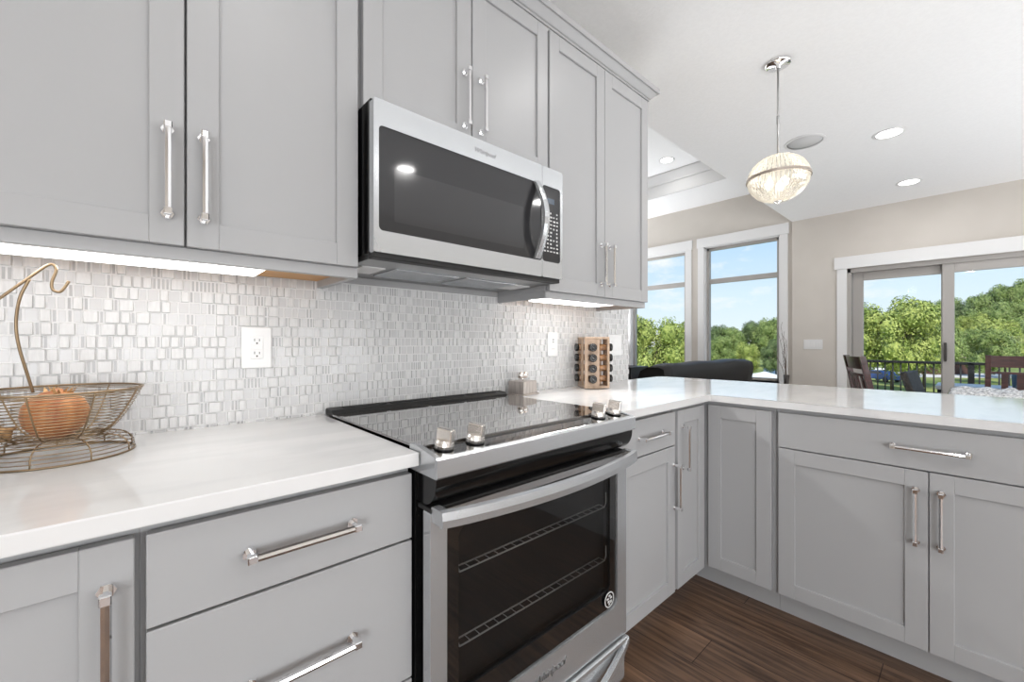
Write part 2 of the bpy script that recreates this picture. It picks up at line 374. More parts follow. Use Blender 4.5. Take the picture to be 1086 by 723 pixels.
def window(name, y0, y1):
    r = srt(name)
    b = MB(); cw = .095; x = XL
    b.box(x-.02, x+.0005, y0-cw, y0, WZ0-.02, WZ1, .003); b.box(x-.02, x+.0005, y1, y1+cw, WZ0-.02, WZ1, .003)
    b.box(x-.026, x+.0005, y0-cw-.014, y1+cw+.014, WZ1, WZ1+.145, .003)
    b.box(x-.05, x+.06, y0-cw-.02, y1+cw+.02, WZ0-.045, WZ0-.02, .004); b.box(x-.02, x+.0005, y0-cw, y1+cw, WZ0-.13, WZ0-.045, .003)
    # white lining of the reveal
    b.box(x, x+.10, y0-.0005, y0+.012, WZ0, WZ1); b.box(x, x+.10, y1-.012, y1+.0005, WZ0, WZ1); b.box(x, x+.10, y0, y1, WZ1-.012, WZ1+.0005); b.box(x, x+.10, y0, y1, WZ0-.0205, WZ0)
    b.obj('window_casing', 'white_trim', r)
    b = MB(); xa, xb = x+.055, x+.12; f = .038
    b.box(xa, xb, y0+.012, y0+.012+f, WZ0, WZ1-.012, .003); b.box(xa, xb, y1-.012-f, y1-.012, WZ0, WZ1-.012, .003)
    b.box(xa, xb, y0+.012, y1-.012, WZ1-.012-f, WZ1-.012, .003); b.box(xa, xb, y0+.012, y1-.012, WZ0, WZ0+f, .003)
    b.box(xa+.004, xb-.004, y0+.012+f, y1-.012-f, 2.045, 2.115, .003)
    b.obj('window_frame', 'vinyl', r)
    b = MB(); b.box(xa+.03, xa+.036, y0+.05, y1-.05, WZ0+.03, 2.05); b.obj('pane', 'pane', r)
    b = MB(); b.box(xa+.03, xa+.036, y0+.05, y1-.05, 2.11, WZ1-.045); b.obj('pane', 'pane', r)
window('window_1', *W1); window('window_2', *W2)

# sliding patio door
r = srt('door_1')
b = MB(); x = XW
b.box(x-.02, x+.0005, DY1, DY1+.095, 0, DZ, .003); b.box(x-.02, x+.0005, DY0-.095, DY0, 0, DZ, .003); b.box(x-.028, x+.0005, DY0-.11, DY1+.12, DZ, DZ+.145, .003)
b.obj('door_casing', 'white_trim', r)
b = MB(); xa, xb = x+.02, x+.15
b.box(xa, xb, DY1-.035, DY1, 0, DZ, .003); b.box(xa, xb, DY0, DY0+.035, 0, DZ, .003); b.box(xa, xb, DY0, DY1, DZ-.05, DZ, .003); b.box(xa, xb, DY0, DY1, -.0, .03, .003)
b.obj('door_frame', 'vinyl', r)
ym = -1.287
def slider(xc, y0, y1, stile, top):
    b = MB(); t = .02
    b.box(xc-t, xc+t, y1-stile, y1, .03, DZ-.05, .003); b.box(xc-t, xc+t, y0, y0+stile, .03, DZ-.05, .003)
    b.box(xc-t, xc+t, y0+stile, y1-stile, top, DZ-.05, .003); b.box(xc-t, xc+t, y0+stile, y1-stile, .03, .13, .003)
    o = b.obj('sliding_panel', 'vinyl', r)
    b = MB(); b.box(xc-.003, xc+.003, y0+stile-.005, y1-stile+.005, .125, top+.005); b.obj('pane', 'pane', o); return o
slider(x+.115, ym-.045, DY1-.04, .10, 1.90); p2 = slider(x+.06, DY0+.035, ym+.045, .09, 1.90)
b = MB(); b.box(x+.0, x+.04, ym+.01, ym+.03, .95, 1.15, .004); b.obj('door_handle', 'bronze', p2)

# beige trim strips
b = MB(); b.box(.0, .765, -.004, .0095, 1.364, 1.40, .002); struct('trim_2', b, 'frame_paint')
for i, (a0, a1, c0, c1) in enumerate([(XW-.015, XW, DY1+.1, BY), (XL-.015, XL, BY, 5.5)]):
    b = MB(); b.box(a0, a1, c0, c1, 0, .13, .003); struct('baseboard_right' if i == 0 else 'baseboard_living', b, 'white_trim')

# mosaic backsplash: rows of stone and glass chips set in grout
def mosaic():
    rnd = random.Random(3); vs, fs, mi = [], [], []
    def chip(x0, x1, z0, z1, y, m):
        e = .0012; k = len(vs)
        vs.extend([(x0, .0055, z0), (x1, .0055, z0), (x1, .0055, z1), (x0, .0055, z1), (x0+e, y, z0+e), (x1-e, y, z0+e), (x1-e, y, z1-e), (x0+e, y, z1-e)])
        for f in ((4, 7, 6, 5), (0, 4, 5, 1), (1, 5, 6, 2), (2, 6, 7, 3), (3, 7, 4, 0)): fs.append([k+i for i in f]); mi.append(m)
    vs.extend([(-1.5, .004, .885), (1.857, .004, .885), (1.857, .004, 1.364), (-1.5, .004, 1.364), (-1.5, .0101, .885), (1.857, .0101, .885), (1.857, .0101, 1.364), (-1.5, .0101, 1.364)])
    for f in ((0, 3, 2, 1), (4, 5, 6, 7), (0, 1, 5, 4), (1, 2, 6, 5), (2, 3, 7, 6), (3, 0, 4, 7)): fs.append(list(f)); mi.append(0)
    pitch, g = .0314, .0022; z = .892
    while z < 1.36:
        z1 = min(z+pitch-g, 1.363); x = -1.5-rnd.random()*.02; last = -1
        while x < 1.855:
            k = rnd.random()
            if k < .24 and last != 1: w, m, y = .0275, 1, -.0016
            elif k < .34: w, m, y = .0175, 1, -.0016
            elif k < .50: w, m, y = .0140, 2, .0034
            elif k < .70: w, m, y = .0225, 2, .0034
            else: w, m, y = .0070, 3, .0036
            last = m
            x1 = min(x+w, 1.8565)
            if x1-x > .004: chip(max(x, -1.5), x1, z, z1, y, m)
            x = x1+g
        z += pitch
    me = bpy.data.meshes.new('mosaic_backsplash'); me.from_pydata(vs, [], fs); me.update()
    for n_ in ('grout', 'stone', 'glass1', 'glass2'): me.materials.append(M[n_])
    me.polygons.foreach_set('material_index', mi)
    return link('mosaic_backsplash', me, wb)
mosaic()

# ================================================================== CABINETS
def handle_mesh(c2c):
    b = MB(); h = c2c/2
    for s in (-1, 1):
        b.cyl((0, 0, s*h), (0, -.005, s*h), .0125, .0115, seg=6, smooth=False)     # hexagonal rosette
        b.cyl((0, -.005, s*h), (0, -.028, s*h), .0062, .0062, seg=6, smooth=False)
        b.box(-.0068, .0068, -.0375, -.024, s*h-.0075, s*h+.0075, .0016, 1)
    b.cyl((0, -.0305, -h), (0, -.0305, h), .0066, .0066, seg=8, smooth=False)
    return b.mesh('handle', 'chrome')
HM = handle_mesh(.178)
def put_handle(parent, x, z, horiz=False):
    return link('handle', HM, parent, (x, 0, z), (0, PI/2 if horiz else 0, 0))
def shaker(w, h, st=.058, t=.0195, rec=.009):
    b = MB(); e = .0013
    b.box(0, st, 0, t, 0, h, e, 1); b.box(w-st, w, 0, t, 0, h, e, 1)
    b.box(st-.0004, w-st+.0004, .0002, t, 0, st, e, 1); b.box(st-.0004, w-st+.0004, .0002, t, h-st, h, e, 1)
    b.box(st-.004, w-st+.004, rec, t-.002, st-.004, h-st+.004)
    return b.mesh('door', 'paint')
def slab(w, h, t=.0195):
    b = MB(); b.box(0, w, 0, t, 0, h, .0016, 2); return b.mesh('drawer', 'paint')
def add_door(root, pos, w, h, rz=0, handle=None, name='door', flat=False):
    d = link(name, slab(w, h) if flat else shaker(w, h), root, pos, (0, 0, rz))
    if handle: put_handle(d, handle[0], handle[1], handle[2] if len(handle) > 2 else False)
    return d

UD, UZ0, UZ1, UF = -.3045, 1.366, 2.42, -.324
def wall_cab(x0, x1, z0, z1, label, rail=True):
    r = thing('wall_cabinet', label, 'cabinet', (x0, 0, z0)); o = (x0, 0, z0)
    b = MB(); b.box(x0, x1, UD+.006, -.0, z0, z1+.012)
    b.obj('body', 'paint', r, o)
    if rail:      # light rail all round the recess underneath
        b = MB(); zr = 1.337
        b.box(x0, x1, UD-.001, UD+.019, zr, z0-.0005, .0015, 1); b.box(x0, x0+.018, UD+.019, -.004, zr, z0-.0005); b.box(x1-.018, x1, UD+.019, -.004, zr, z0-.0005)
        b.obj('light_rail', 'paint', r, o)
        b = MB(); b.box(x0+.0185, x1-.0185, UD+.0195, -.004, z0-.006, z0-.0005); p = b.obj('underside', 'wood_under', r, o); p['label'] = 'bare orange wood underside'
    return r
g = .003
# cabinet over the fruit basket
c = wall_cab(-.765, -.0035, UZ0, UZ1, 'grey two-door wall cabinet above the fruit basket')
wd = .3775-.0015
add_door(c, (-.7635+.765, UF, 0), .3735, UZ1-UZ0, 0, (.374-.029, .152))
add_door(c, (-.3855+.765, UF, 0), .3755, UZ1-UZ0, 0, (.029, .152))
# cabinet over the microwave
c = wall_cab(.0005, .7615, 1.822, UZ1, 'grey short two-door wall cabinet right above the microwave', rail=False)
add_door(c, (.004, UF, .002), .374, UZ1-1.824, 0, (.374-.029, .147))
add_door(c, (.3835, UF, .002), .374, UZ1-1.824, 0, (.035, .147))
# cabinet over the spice rack
c = wall_cab(.765, 1.527, UZ0, UZ1, 'grey two-door wall cabinet above the spice rack')
add_door(c, (.005, UF, 0), .372, UZ1-UZ0, 0, (.372-.029, .145))
add_door(c, (.3805, UF, 0), .3785, UZ1-UZ0, 0, (.032, .145))
# crown moulding
def crown():
    b = MB(); prof = [(0, 2.424), (-.006, 2.424), (-.006, 2.4325), (-.012, 2.434), (-.036, 2.460), (-.044, 2.460), (-.044, 2.484), (0, 2.484)]
    f = UF+.004; xe = 1.529
    rs = [b.ring([(-.80, f+a, z) for a, z in prof]), b.ring([(xe-a, f+a, z) for a, z in prof]), b.ring([(xe-a, -.002, z) for a, z in prof])]
    return b.skin(rs, smooth=False)
struct('trim_3', crown(), 'paint')

# under-cabinet light bars
def led_bar(x0, x1, label, k):
    r = thing('under_cabinet_light', label, 'light', ((x0+x1)/2, -.20, 1.36), group='under-cabinet light bars'); o = r.location
    b = MB(); b.box(x0, x1, -.275, -.10, 1.350, 1.3595, .002); b.obj('housing', 'white_plastic', r, o)
    b = MB(); b.box(x0+.004, x1-.004, -.272, -.104, 1.3425, 1.3502, .003); b.obj('diffuser', 'led', r, o)
    d = bpy.data.lights.new('led', 'AREA'); d.shape = 'RECTANGLE'; d.size = x1-x0-.02; d.size_y = .012; d.energy = LED_W*(x1-x0)*k; d.spread = math.radians(125); d.color = (1, .985, .96)
    l = bpy.data.objects.new('led', d); C.objects.link(l); l.parent = r; l.location = (0, .085, -.0255); l.rotation_euler = (math.radians(-55), 0, 0)
led_bar(-.745, -.215, 'long white light bar glowing under the cabinet above the fruit basket', .18)
led_bar(.86, 1.335, 'white light bar glowing under the cabinet above the spice rack', 1)

# base cabinets
BF, ZB, ZT = -.629, .108, .865
def base_body(x0, x1, y0, y1, o, r, toe=None):
    b = MB(); b.box(x0, x1, y0+.005, y1, .10, .8835); b.obj('body', 'frame_paint', r, o)
    b = MB(); b.box(*toe, 0, .0995); b.obj('toe_kick', 'paint', r, o)
def drawer_front(root, pos, w, h, rz=0, hx=None):
    d = add_door(root, pos, w, h, rz, (w/2 if hx is None else hx, h/2, True), 'drawer', True); return d
r = thing('base_cabinet', 'grey base cabinet with a shaker door under the fruit basket', 'cabinet', (-1.25, 0, 0))
base_body(-1.25, -.4625, -.6085, -.002, (-1.25, 0, 0), r, (-1.25, -.4625, -.535, -.02))
add_door(r, (.022, BF, ZB), .378, ZT-ZB, 0, (.35, ZT-ZB-.155))
add_door(r, (.404, BF, ZB), .378, ZT-ZB, 0, (.378-.030, ZT-ZB-.155))
r = thing('drawer_cabinet', 'grey three-drawer base cabinet directly beside the range', 'cabinet', (-.462, 0, 0))
base_body(-.462, -.0065, -.6085, -.002, (-.462, 0, 0), r, (-.462, -.0065, -.535, -.02))
for z0, z1 in ((.7215, .865), (.413, .7165), (.108, .408)): drawer_front(r, (.007, BF, z0), .445, z1-z0)
r = thing('base_cabinet', 'narrow grey base cabinet with one drawer over a door, between range and corner', 'cabinet', (.769, 0, 0))
base_body(.769, 1.224, -.6085, -.002, (.769, 0, 0), r, (.769, 1.224, -.535, -.02))
drawer_front(r, (.006, BF, .7265), .437, ZT-.7265, 0, .240)
add_door(r, (.006, BF, ZB), .437, .7215-ZB, 0, (.437-.012, .448))
PX = 1.522
r = thing('corner_cabinet', 'grey corner base cabinet whose two doors meet at the inside corner', 'cabinet', (1.2245, 0, 0))
b = MB(); b.box(1.2245, 2.13, -.6085, -.002, .10, .8835); b.box(1.5425, 2.13, -.9085, -.6085, .10, .8835); b.obj('body', 'frame_paint', r, (1.2245, 0, 0))
b = MB(); b.box(1.2245, 2.13, -.535, -.02, 0, .0995); b.box(1.60, 2.13, -.9085, -.535, 0, .0995); b.obj('toe_kick', 'paint', r, (1.2245, 0, 0))
add_door(r, (1.237-1.2245, BF, ZB), .258, ZT-ZB, 0, (.042, ZT-ZB-.16))
add_door(r, (PX-1.2245, -.634, ZB), .262, ZT-ZB, -PI/2)
r = thing('peninsula_cabinet', 'wide grey peninsula cabinet with a long drawer above two doors', 'cabinet', (1.5425, -.9095, 0))
b = MB(); b.box(1.5425, 2.13, -2.28, -.9095, .10, .8835); b.obj('body', 'frame_paint', r, (1.5425, -.9095, 0))
b = MB(); b.box(1.60, 2.13, -2.28, -.9095, 0, .0995); b.obj('toe_kick', 'paint', r, (1.5425, -.9095, 0))
dx = PX-1.5425
drawer_front(r, (dx, -.922+.9095, .7215), .888, ZT-.7215, -PI/2)
add_door(r, (dx, -.922+.9095, ZB), .4425, .7165-ZB, -PI/2, (.4425-.030, .455))
add_door(r, (dx, -1.3675+.9095, ZB), .4425, .7165-ZB, -PI/2, (.028, .455))
# worktops
CT, CB = .914, .884
b = MB(); b.box(-1.5, -.0015, -.648, -.0005+.003, CB, CT, .0025, 2)
o = b.obj('countertop', 'quartz'); single(o, (-1.5, -.6, CB)); tag(o, 'white quartz countertop holding the fruit basket', 'countertop')
def pen_top():
    b = MB(); far = []
    for i in range(17):
        t = i/16; far.append((2.30+.07*math.sin(t*PI*.55), .02-2.3*t))
    cr_ = []
    for k in range(7):
        a = PI/2*(1-k/6); cr_.append((2.24+.06*math.cos(a), -.035+.06*math.sin(a)))
    far = cr_+[p for p in far if p[1] < -.06]
    pts = [(.7645, -.648), (.7645, .0), (1.868, .0), (1.868, .025)]+far+[(2.37, -2.32), (1.503, -2.32), (1.503, -.648-.006), (1.497, -.648)]
    bm = b.bm; a = b.ring([(x, y, CB) for x, y in pts]); d = b.ring([(x, y, CT) for x, y in pts])
    b.skin([a, d], smooth=False)
    es = [e for e in bm.edges if abs(e.verts[0].co.z-CT) < 1e-6 and abs(e.verts[1].co.z-CT) < 1e-6]
    bmesh.ops.bevel(bm, geom=es, offset=.0025, segments=2, affect='EDGES', profile=.5)
    b._fin(); return b
o = pen_top().obj('countertop', 'quartz'); single(o, (.7645, -.6, CB)); tag(o, 'long white quartz countertop turning the corner onto the peninsula', 'countertop')

# ================================================================== RANGE
r = thing('range', 'stainless and black electric slide-in range between the two countertops', 'range', (.381, -.35, 0)); RO = (.381, -.35, 0)
b = MB()
b.box(.002, .76, -.625, -.03, .03, .895)                          # black body
b.obj('body', 'black', r, RO)
for px in (.05, .71):
    for py in (-.08, -.58): pass
b = MB(); b.box(.003, .759, -.630, -.075, .9165, .9225, .0015, 1); b.box(.014, .748, -.648, -.634, .917, .9265, .002, 1); b.obj('cooktop', 'cooktop', r, RO)
b = MB()                                                           # rear vent trim, black with slots
b.sweep([(-.075, .915), (-.075, .926), (-.066, .934), (-.02, .937), (-.012, .932), (-.012, .915)], .0035, .7585)
vt = b.obj('vent_trim', 'black_matte', r, RO)
b = MB()
for i in range(4): b.box(.05+i*.17, .05+i*.17+.15, -.056, -.032, .9355, .9382)
b.obj('vent_slot', 'inside', vt)
for v in vt.children[0].data.vertices: v.co -= Vector(RO)
# control strip, sloping to the front
b = MB(); b.sweep([(-.630, .9165), (-.630, .9222), (-.704, .9130), (-.704, .897)], .013, .749); b.obj('control_panel', 'black_glass', r, RO)
b = MB()                                                           # stainless nose and side cheeks
nose = [(-.632, .868), (-.632, .893), (-.703, .893), (-.7035, .9135), (-.711, .9130), (-.717, .908), (-.7175, .872), (-.714, .868)]
b.sweep(nose, .001, .761)
for xa, xb in ((.0, .0135), (.7485, .762)):
    b.sweep([(-.600, .893), (-.600, .9255), (-.632, .9255), (-.7035, .9145), (-.711, .9130), (-.711, .868), (-.60, .868)], xa, xb)
b.obj('front_trim', 'steel', r, RO)
b = MB()                                                           # curved black fascia under the nose
prof = [(-.60, .868)]+[(-.708+.05*(1-math.cos(t*PI/2/10))**1.1, .868-.066*math.sin(t*PI/2/10)) for t in range(11)]+[(-.60, .802)]
b.sweep(prof, .004, .758); b.obj('fascia', 'black', r, RO)
# oven door
d0 = -.690
b = MB()
gx0, gx1, gz0, gz1 = .043, .700, .297, .772
def rrect(x0, x1, z0, z1, rad, n=6, corners=(1, 1, 1, 1)):
    p = []
    for k, (cx, cz, a0) in enumerate(((x1-rad, z1-rad, 0), (x0+rad, z1-rad, PI/2), (x0+rad, z0+rad, PI), (x1-rad, z0+rad, 1.5*PI))):
        if corners[k]:
            for i in range(n+1): a = a0+PI/2*i/n; p.append((cx+rad*math.cos(a), cz+rad*math.sin(a)))
        else: p.append(((x1, z1), (x0, z1), (x0, z0), (x1, z0))[k])
    return p
def holed(b, outer, inner, y0, y1):        # plate in XZ with a hole; both outlines start at the same corner and have the same count
    A = [b.ring([(x, y, z) for x, z in pts]) for pts, y in ((outer, y0), (inner, y0), (inner, y1), (outer, y1))]
    b.skin([A[0], A[1]], capa=False, capb=False, smooth=False); b.skin([A[1], A[2]], capa=False, capb=False, smooth=False)
    b.skin([A[2], A[3]], capa=False, capb=False, smooth=False); b.skin([A[3], A[0]], capa=False, capb=False, smooth=False)
holed(b, rrect(.001, .750, .190, .790, .004), rrect(gx0, gx1, gz0, gz1, .03), d0, d0+.03)
dr = b.obj('oven_door', 'steel', r, RO)
b = MB(); b.box(.001, .750, d0+.03, d0+.05, .19, .7895); 
bd = b.bm; bd.free()
b = MB(); holed(b, rrect(.004, .747, .193, .7905, .004), rrect(.078, .665, .36, .735, .02), d0+.006, d0+.012); o = b.obj('glass_border', 'black_glass', dr, RO)
b = MB(); b.poly([(x, d0+.0125, z) for x, z in rrect(.077, .666, .359, .736, .02)], (0, .004, 0)); b.obj('oven_glass', 'oven_glass', dr, RO)
b = MB(); b.box(.001, .75, d0-.001, -.635, .789, .7985, .002, 1); b.obj('door_top', 'black_matte', dr, RO)
# cavity behind the glass with two wire racks
b = MB(); x0_, x1_, z0_, z1_ = .07, .675, .35, .745
b.box(x0_-.01, x1_+.01, -.645, -.64, z0_-.01, z1_+.01); b.obj('cavity', 'oven_enamel', r, RO)
def rack(z):
    b = MB(); rr = .0020; ya, yb = d0+.020, -.646
    for y in (ya, yb): b.tube([(.09, y, z), (.655, y, z)], rr, 6)
    for i in range(20): b.tube([(.09+i*.565/19, ya, z+.0012), (.09+i*.565/19, yb, z+.0012)], .0013, 5)
    b.tube([(.09, ya, z), (.082, ya, z+.02)], rr, 6); b.tube([(.655, ya, z), (.663, ya, z+.012), (.663, ya, z+.045)], rr, 6)
    b.obj('oven_rack', 'rack_wire', r, RO)
rack(.625); rack(.452); 
# bowed handle
b = MB(); n = 24; rs = []
for i in range(n+1):
    t = i/n; x = .004+t*.743; y = -.722-.046*math.sin(PI*t)**.8 if 0 < t < 1 else -.722
    rs.append(b.ring([(x, y, .806), (x, y-.010, .803), (x, y-.012, .786), (x, y-.010, .770), (x, y, .767)]))
b.skin(rs, smooth=False)
for f in b.bm.faces: f.smooth = False
for xa in (.004, .725): b.box(xa, xa+.022, -.724, d0+.004, .770, .803, .002, 1)
b.obj('handle', 'steel', dr, RO)
# badge and maker's script
b = MB(); c_ = (.652, d0-.0004, .337)
b.lathe([(.0245, 0), (.0245, .0012), (.021, .0014), (.021, 0)], c_, 32, (0, -1, 0), smooth=False)
b.m(1).lathe([(.0208, 0), (.0208, .0006)], c_, 32, (0, -1, 0), smooth=False); b.m(0)
for (ax, az, bx, bz) in ((-.004, .009, .006, .015), (.003, .001, .014, .007), (-.014, .001, -.004, .007), (-.009, -.009, .001, -.002), (.004, -.012, .013, -.004), (-.004, -.017, .004, -.011)):
    b.box(c_[0]+ax, c_[0]+bx, c_[1]-.0012, c_[1], c_[2]+az, c_[2]+bz)
b.obj('badge', ['key', 'black_glass'], dr, RO)
me = text_mesh('Whirlpool', .030, .0007, .4); link('lettering', me, dr, (.375-RO[0], d0-.0006-RO[1], .253), (PI/2, 0, 0))
# knobs
def knob(x, y, z, rot):
    b = MB(); pass
    b.lathe([(.0215, .004), (.0220, .009), (.0212, .016), (.0185, .021), (.0, .023)], (0, 0, 0), 28)
    b.box(-.0085, .0085, -.0205, .0205, .012, .047, .0035, 3)
    b.m(1).lathe([(.0235, 0), (.0235, .0035), (.019, .005), (0, .005)], (0, 0, 0), 28)
    o = b.obj('knob', ['nickel', 'black'], r); o.location = Vector((x, y, z))-Vector(RO); o.rotation_euler = (math.radians(7), 0, rot)
    return o
for kx in (.050, .137, .625, .712): knob(kx, -.667, .9172, math.radians(22))
# storage drawer with an arched pull
b = MB(); b.box(.003, .748, d0+.004, -.62, .035, .182, .004, 2); dw = b.obj('storage_drawer', 'steel', r, RO)
b = MB(); rs = []
for i in range(25):
    t = i/24; x = .002+t*.745; z = .172-.10*math.sin(PI*t)**.75 if 0 < t < 1 else .172; y = d0-.004-.022*math.sin(PI*t)
    rs.append(b.ring([(x, y, z+.010), (x, y-.010, z+.008), (x, y-.010, z-.010), (x, y+.008, z-.014), (x, y+.008, z+.008)]))
b.skin(rs, smooth=False); b.box(.002, .747, d0-.012, d0+.006, .168, .184, .003, 1); b.obj('handle', 'steel', dw, RO)
b = MB(); b.box(.02, .74, -.60, -.05, 0, .0299); b.obj('plinth', 'black_matte', r, RO)

# ================================================================== MICROWAVE
r = thing('microwave', 'stainless over-the-range microwave with a dark glass door', 'microwave', (.381, -.2, 1.385)); MO = (.381, -.2, 1.385)
b = MB(); b.box(.004, .758, -.372, -.0055, 1.402, 1.8205); b.obj('body', 'black', r, MO)
b = MB()
def mw_plate(b, x0, x1, corners, gx0, gx1):
    holed(b, rrect(x0, x1, 1.400, 1.812, .006), rrect(gx0, gx1, 1.459, 1.742, .012), -.400, -.372)
mw_plate(b, .0015, .6462, None, .016, .6455); 
dr = b.obj('door', 'steel', r, MO)
b = MB(); b.box(.0155, .646, -.3965, -.374, 1.4585, 1.7425); b.obj('door_glass', 'mw_glass', dr, MO)
b = MB(); b.poly([(x, -.3968, z) for x, z in rrect(.062, .556, 1.49, 1.638, .006)], (0, .002, 0)); b.obj('window', 'mw_window', dr, MO)
b = MB(); mw_plate(b, .6478, .7605, None, .6485, .7465); fr = b.obj('control_frame', 'steel', r, MO)
b = MB(); b.box(.648, .747, -.3965, -.374, 1.4585, 1.7425); cp = b.obj('control_panel', 'mw_glass', fr, MO)
b = MB(); b.box(.676, .716, -.3972, -.396, 1.680, 1.700); b.obj('display', 'display', fr, MO)
b = MB(); rnd = random.Random(5)
for i in range(11):
    for j in range(5):
        x = .659+j*.0172; z = 1.645-i*.0145; w = .0062+rnd.random()*.0055
        if rnd.random() < .9: b.box(x, x+w, -.3970, -.3962, z-.0022-rnd.random()*.002, z+.0022)
b.obj('keypad', 'key', fr, MO)
b = MB(); rs = []; n = 22                                          # bowed door handle
for i in range(n+1):
    t = i/n; z = 1.462+t*.282; y = -.402-.047*math.sin(PI*t)
    rs.append(b.ring([(.604, y+.006, z), (.6045, y-.006, z), (.617, y-.009, z), (.6295, y-.006, z), (.630, y+.006, z)]))
b.skin(rs, smooth=False); b.obj('handle', 'steel', dr, MO)
me = text_mesh('Whirlpool', .021, .0006, .4); link('lettering', me, dr, (.377-MO[0], -.4005-MO[1], 1.775-MO[2]), (PI/2, 0, 0))
# underside: front lip, grease filters, lamp lenses
b = MB(); b.box(.006, .756, -.390, -.355, 1.386, 1.401, .002, 1); b.obj('front_lip', 'black_matte', r, MO)
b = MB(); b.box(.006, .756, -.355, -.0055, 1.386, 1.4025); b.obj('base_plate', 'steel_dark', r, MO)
for xa in (.13, .40):
    b = MB(); b.box(xa, xa+.24, -.27, -.10, 1.381, 1.3862, .001, 1)
    for i in range(24): b.box(xa+.004+i*.0098, xa+.008+i*.0098, -.268, -.102, 1.3795, 1.3812)
    b.obj('grease_filter', 'steel', r, MO)
for xa in (.03, .655):
    b = MB(); b.box(xa, xa+.075, -.25, -.13, 1.382, 1.3862, .001, 1); b.obj('lamp_lens', 'floor_lens', r, MO)

# ================================================================== SMALL THINGS ON THE COUNTERS
# fruit basket with banana hook
BC = Vector((-.59, -.158, .914))
r = thing('fruit_basket', 'round bronze wire fruit basket with a banana hook', 'basket', BC)
def circ(rad, z, n=56, c=(0, 0)): return [(c[0]+rad*math.cos(2*PI*i/n), c[1]+rad*math.sin(2*PI*i/n), z) for i in range(n)]
def bowl_r(h): return .066+(.134-.066)*(max(0, h-.042)/.098)**.62
b = MB()
for k in range(16):
    h = .044+k*.0064; b.tube(circ(bowl_r(h), h), .0010, 5, loop=True)
for k in range(5): b.tube(circ(.012+k*.0125, .0425), .0010, 5, loop=True)
b.tube(circ(.1345, .142), .0021, 8, loop=True); b.tube(circ(.132, .137), .0012, 6, loop=True)
for k in range(9):
    a = 2*PI*k/9+.30
    path = [(bowl_r(h)*math.cos(a), bowl_r(h)*math.sin(a), h) for h in [.042+.100*i/12 for i in range(13)]]
    b.tube(path, .0016, 6); b.tube([(0, 0, .042), (path[0][0], path[0][1], .042)], .0014, 6)
b.obj('bowl', 'wire', r)
b = MB()                                                         # wire foot
b.tube(circ(.120, .0022), .0022, 8, loop=True)
for k, (ra, h) in enumerate(((.1195, .011), (.119, .019), (.116, .026), (.108, .034), (.098, .038), (.088, .041), (.078, .042))): b.tube(circ(ra, h), .0010, 5, loop=True)
for k in range(9):
    a = 2*PI*k/9+.30
    b.tube([(q*math.cos(a), q*math.sin(a), h) for q, h in ((.120, .002), (.1195, .018), (.113, .029), (.1, .0375), (.085, .0415), (.067, .042))], .0015, 6)
b.obj('foot', 'wire', r)
def spline(pts, n=10):
    out = []; p = [Vector(q) for q in pts]; p = [p[0]*2-p[1]]+p+[p[-1]*2-p[-2]]
    for i in range(1, len(p)-2):
        for k in range(n):
            t = k/n; a, b_, c, d = p[i-1], p[i], p[i+1], p[i+2]
            out.append(.5*((2*b_)+(-a+c)*t+(2*a-5*b_+4*c-d)*t*t+(-a+3*b_-3*c+d)*t**3))
    out.append(p[-2]); return out
def bk(u, v, y):     # a point of the hook, measured in its own upright plane
    d = Vector((math.sin(YAW)+math.cos(YAW)*(u-543)/FPX, math.cos(YAW)-math.sin(YAW)*(u-543)/FPX, (362.5-v)/FPX))
    t = (y-CAMY)/d.y; return Vector((CAMX, CAMY, CAMZ))+d*t-BC
b = MB()
hp = [bk(u, v, -.16) for u, v in ((-70, 408), (-62, 372), (-30, 338), (0, 316), (30, 295), (50, 281.5), (57, 281), (59.5, 287), (55, 299), (56, 307), (63, 309.5), (68, 305.5), (73, 298))]
b.tube(spline(hp, 8), .0027, 8)
q = [bk(35, 416, -.13), bk(30, 400, -.135), bk(20, 367, -.145), bk(17, 342, -.15), bk(21, 316, -.157), bk(31, 296, -.16)]
b.tube(spline(q, 8), .0027, 8)
b.obj('banana_hook', 'wire', r)
# onion in the basket
o = MB(); prof = [(.0005, -.047), (.012, -.0465), (.030, -.040), (.044, -.024), (.0505, -.004), (.049, .014), (.040, .030), (.024, .0405), (.011, .0445), (.006, .049), (.0005, .05)]
o.lathe(prof, (0, 0, 0), 32, cap=False)
on = o.obj('onion', 'onion'); on.location = (-.592, -.190, 1.0085); on.rotation_euler = (.05, .06, .4); on.scale = (1, 1, 1.06)
tag(on, 'large orange-brown onion lying in the wire basket', 'onion')
b = MB(); rnd = random.Random(4)
for k in range(16):
    a = rnd.random()*2*PI; q_ = .004+rnd.random()*.016
    b.poly([(math.cos(a)*q_, math.sin(a)*q_, .0435-q_*.3), (math.cos(a+.5)*(q_+.006), math.sin(a+.5)*(q_+.006), .043-q_*.25), (math.cos(a+.2)*(q_+.010), math.sin(a+.2)*(q_+.010), .050+rnd.random()*.005)], (.0004, .0004, .0008))
b.obj('dry_top', 'husk', on)
# garlic-like husk bulb at the edge of the picture
b = MB(); prof = [(.0005, -.019), (.010, -.0185), (.022, -.012), (.027, -.002), (.023, .008), (.012, .015), (.006, .021), (.004, .032), (.0005, .034)]
b.lathe(prof, (0, 0, 0), 22, cap=False)
sh = b.obj('shallot', 'husk'); sh.location = (-.667, -.165, .9735); sh.scale = (.68, .68, .68); sh.rotation_euler = (.2, 1.05, 0.5); tag(sh, 'small brown dried bulb beside the big onion in the basket', 'shallot')

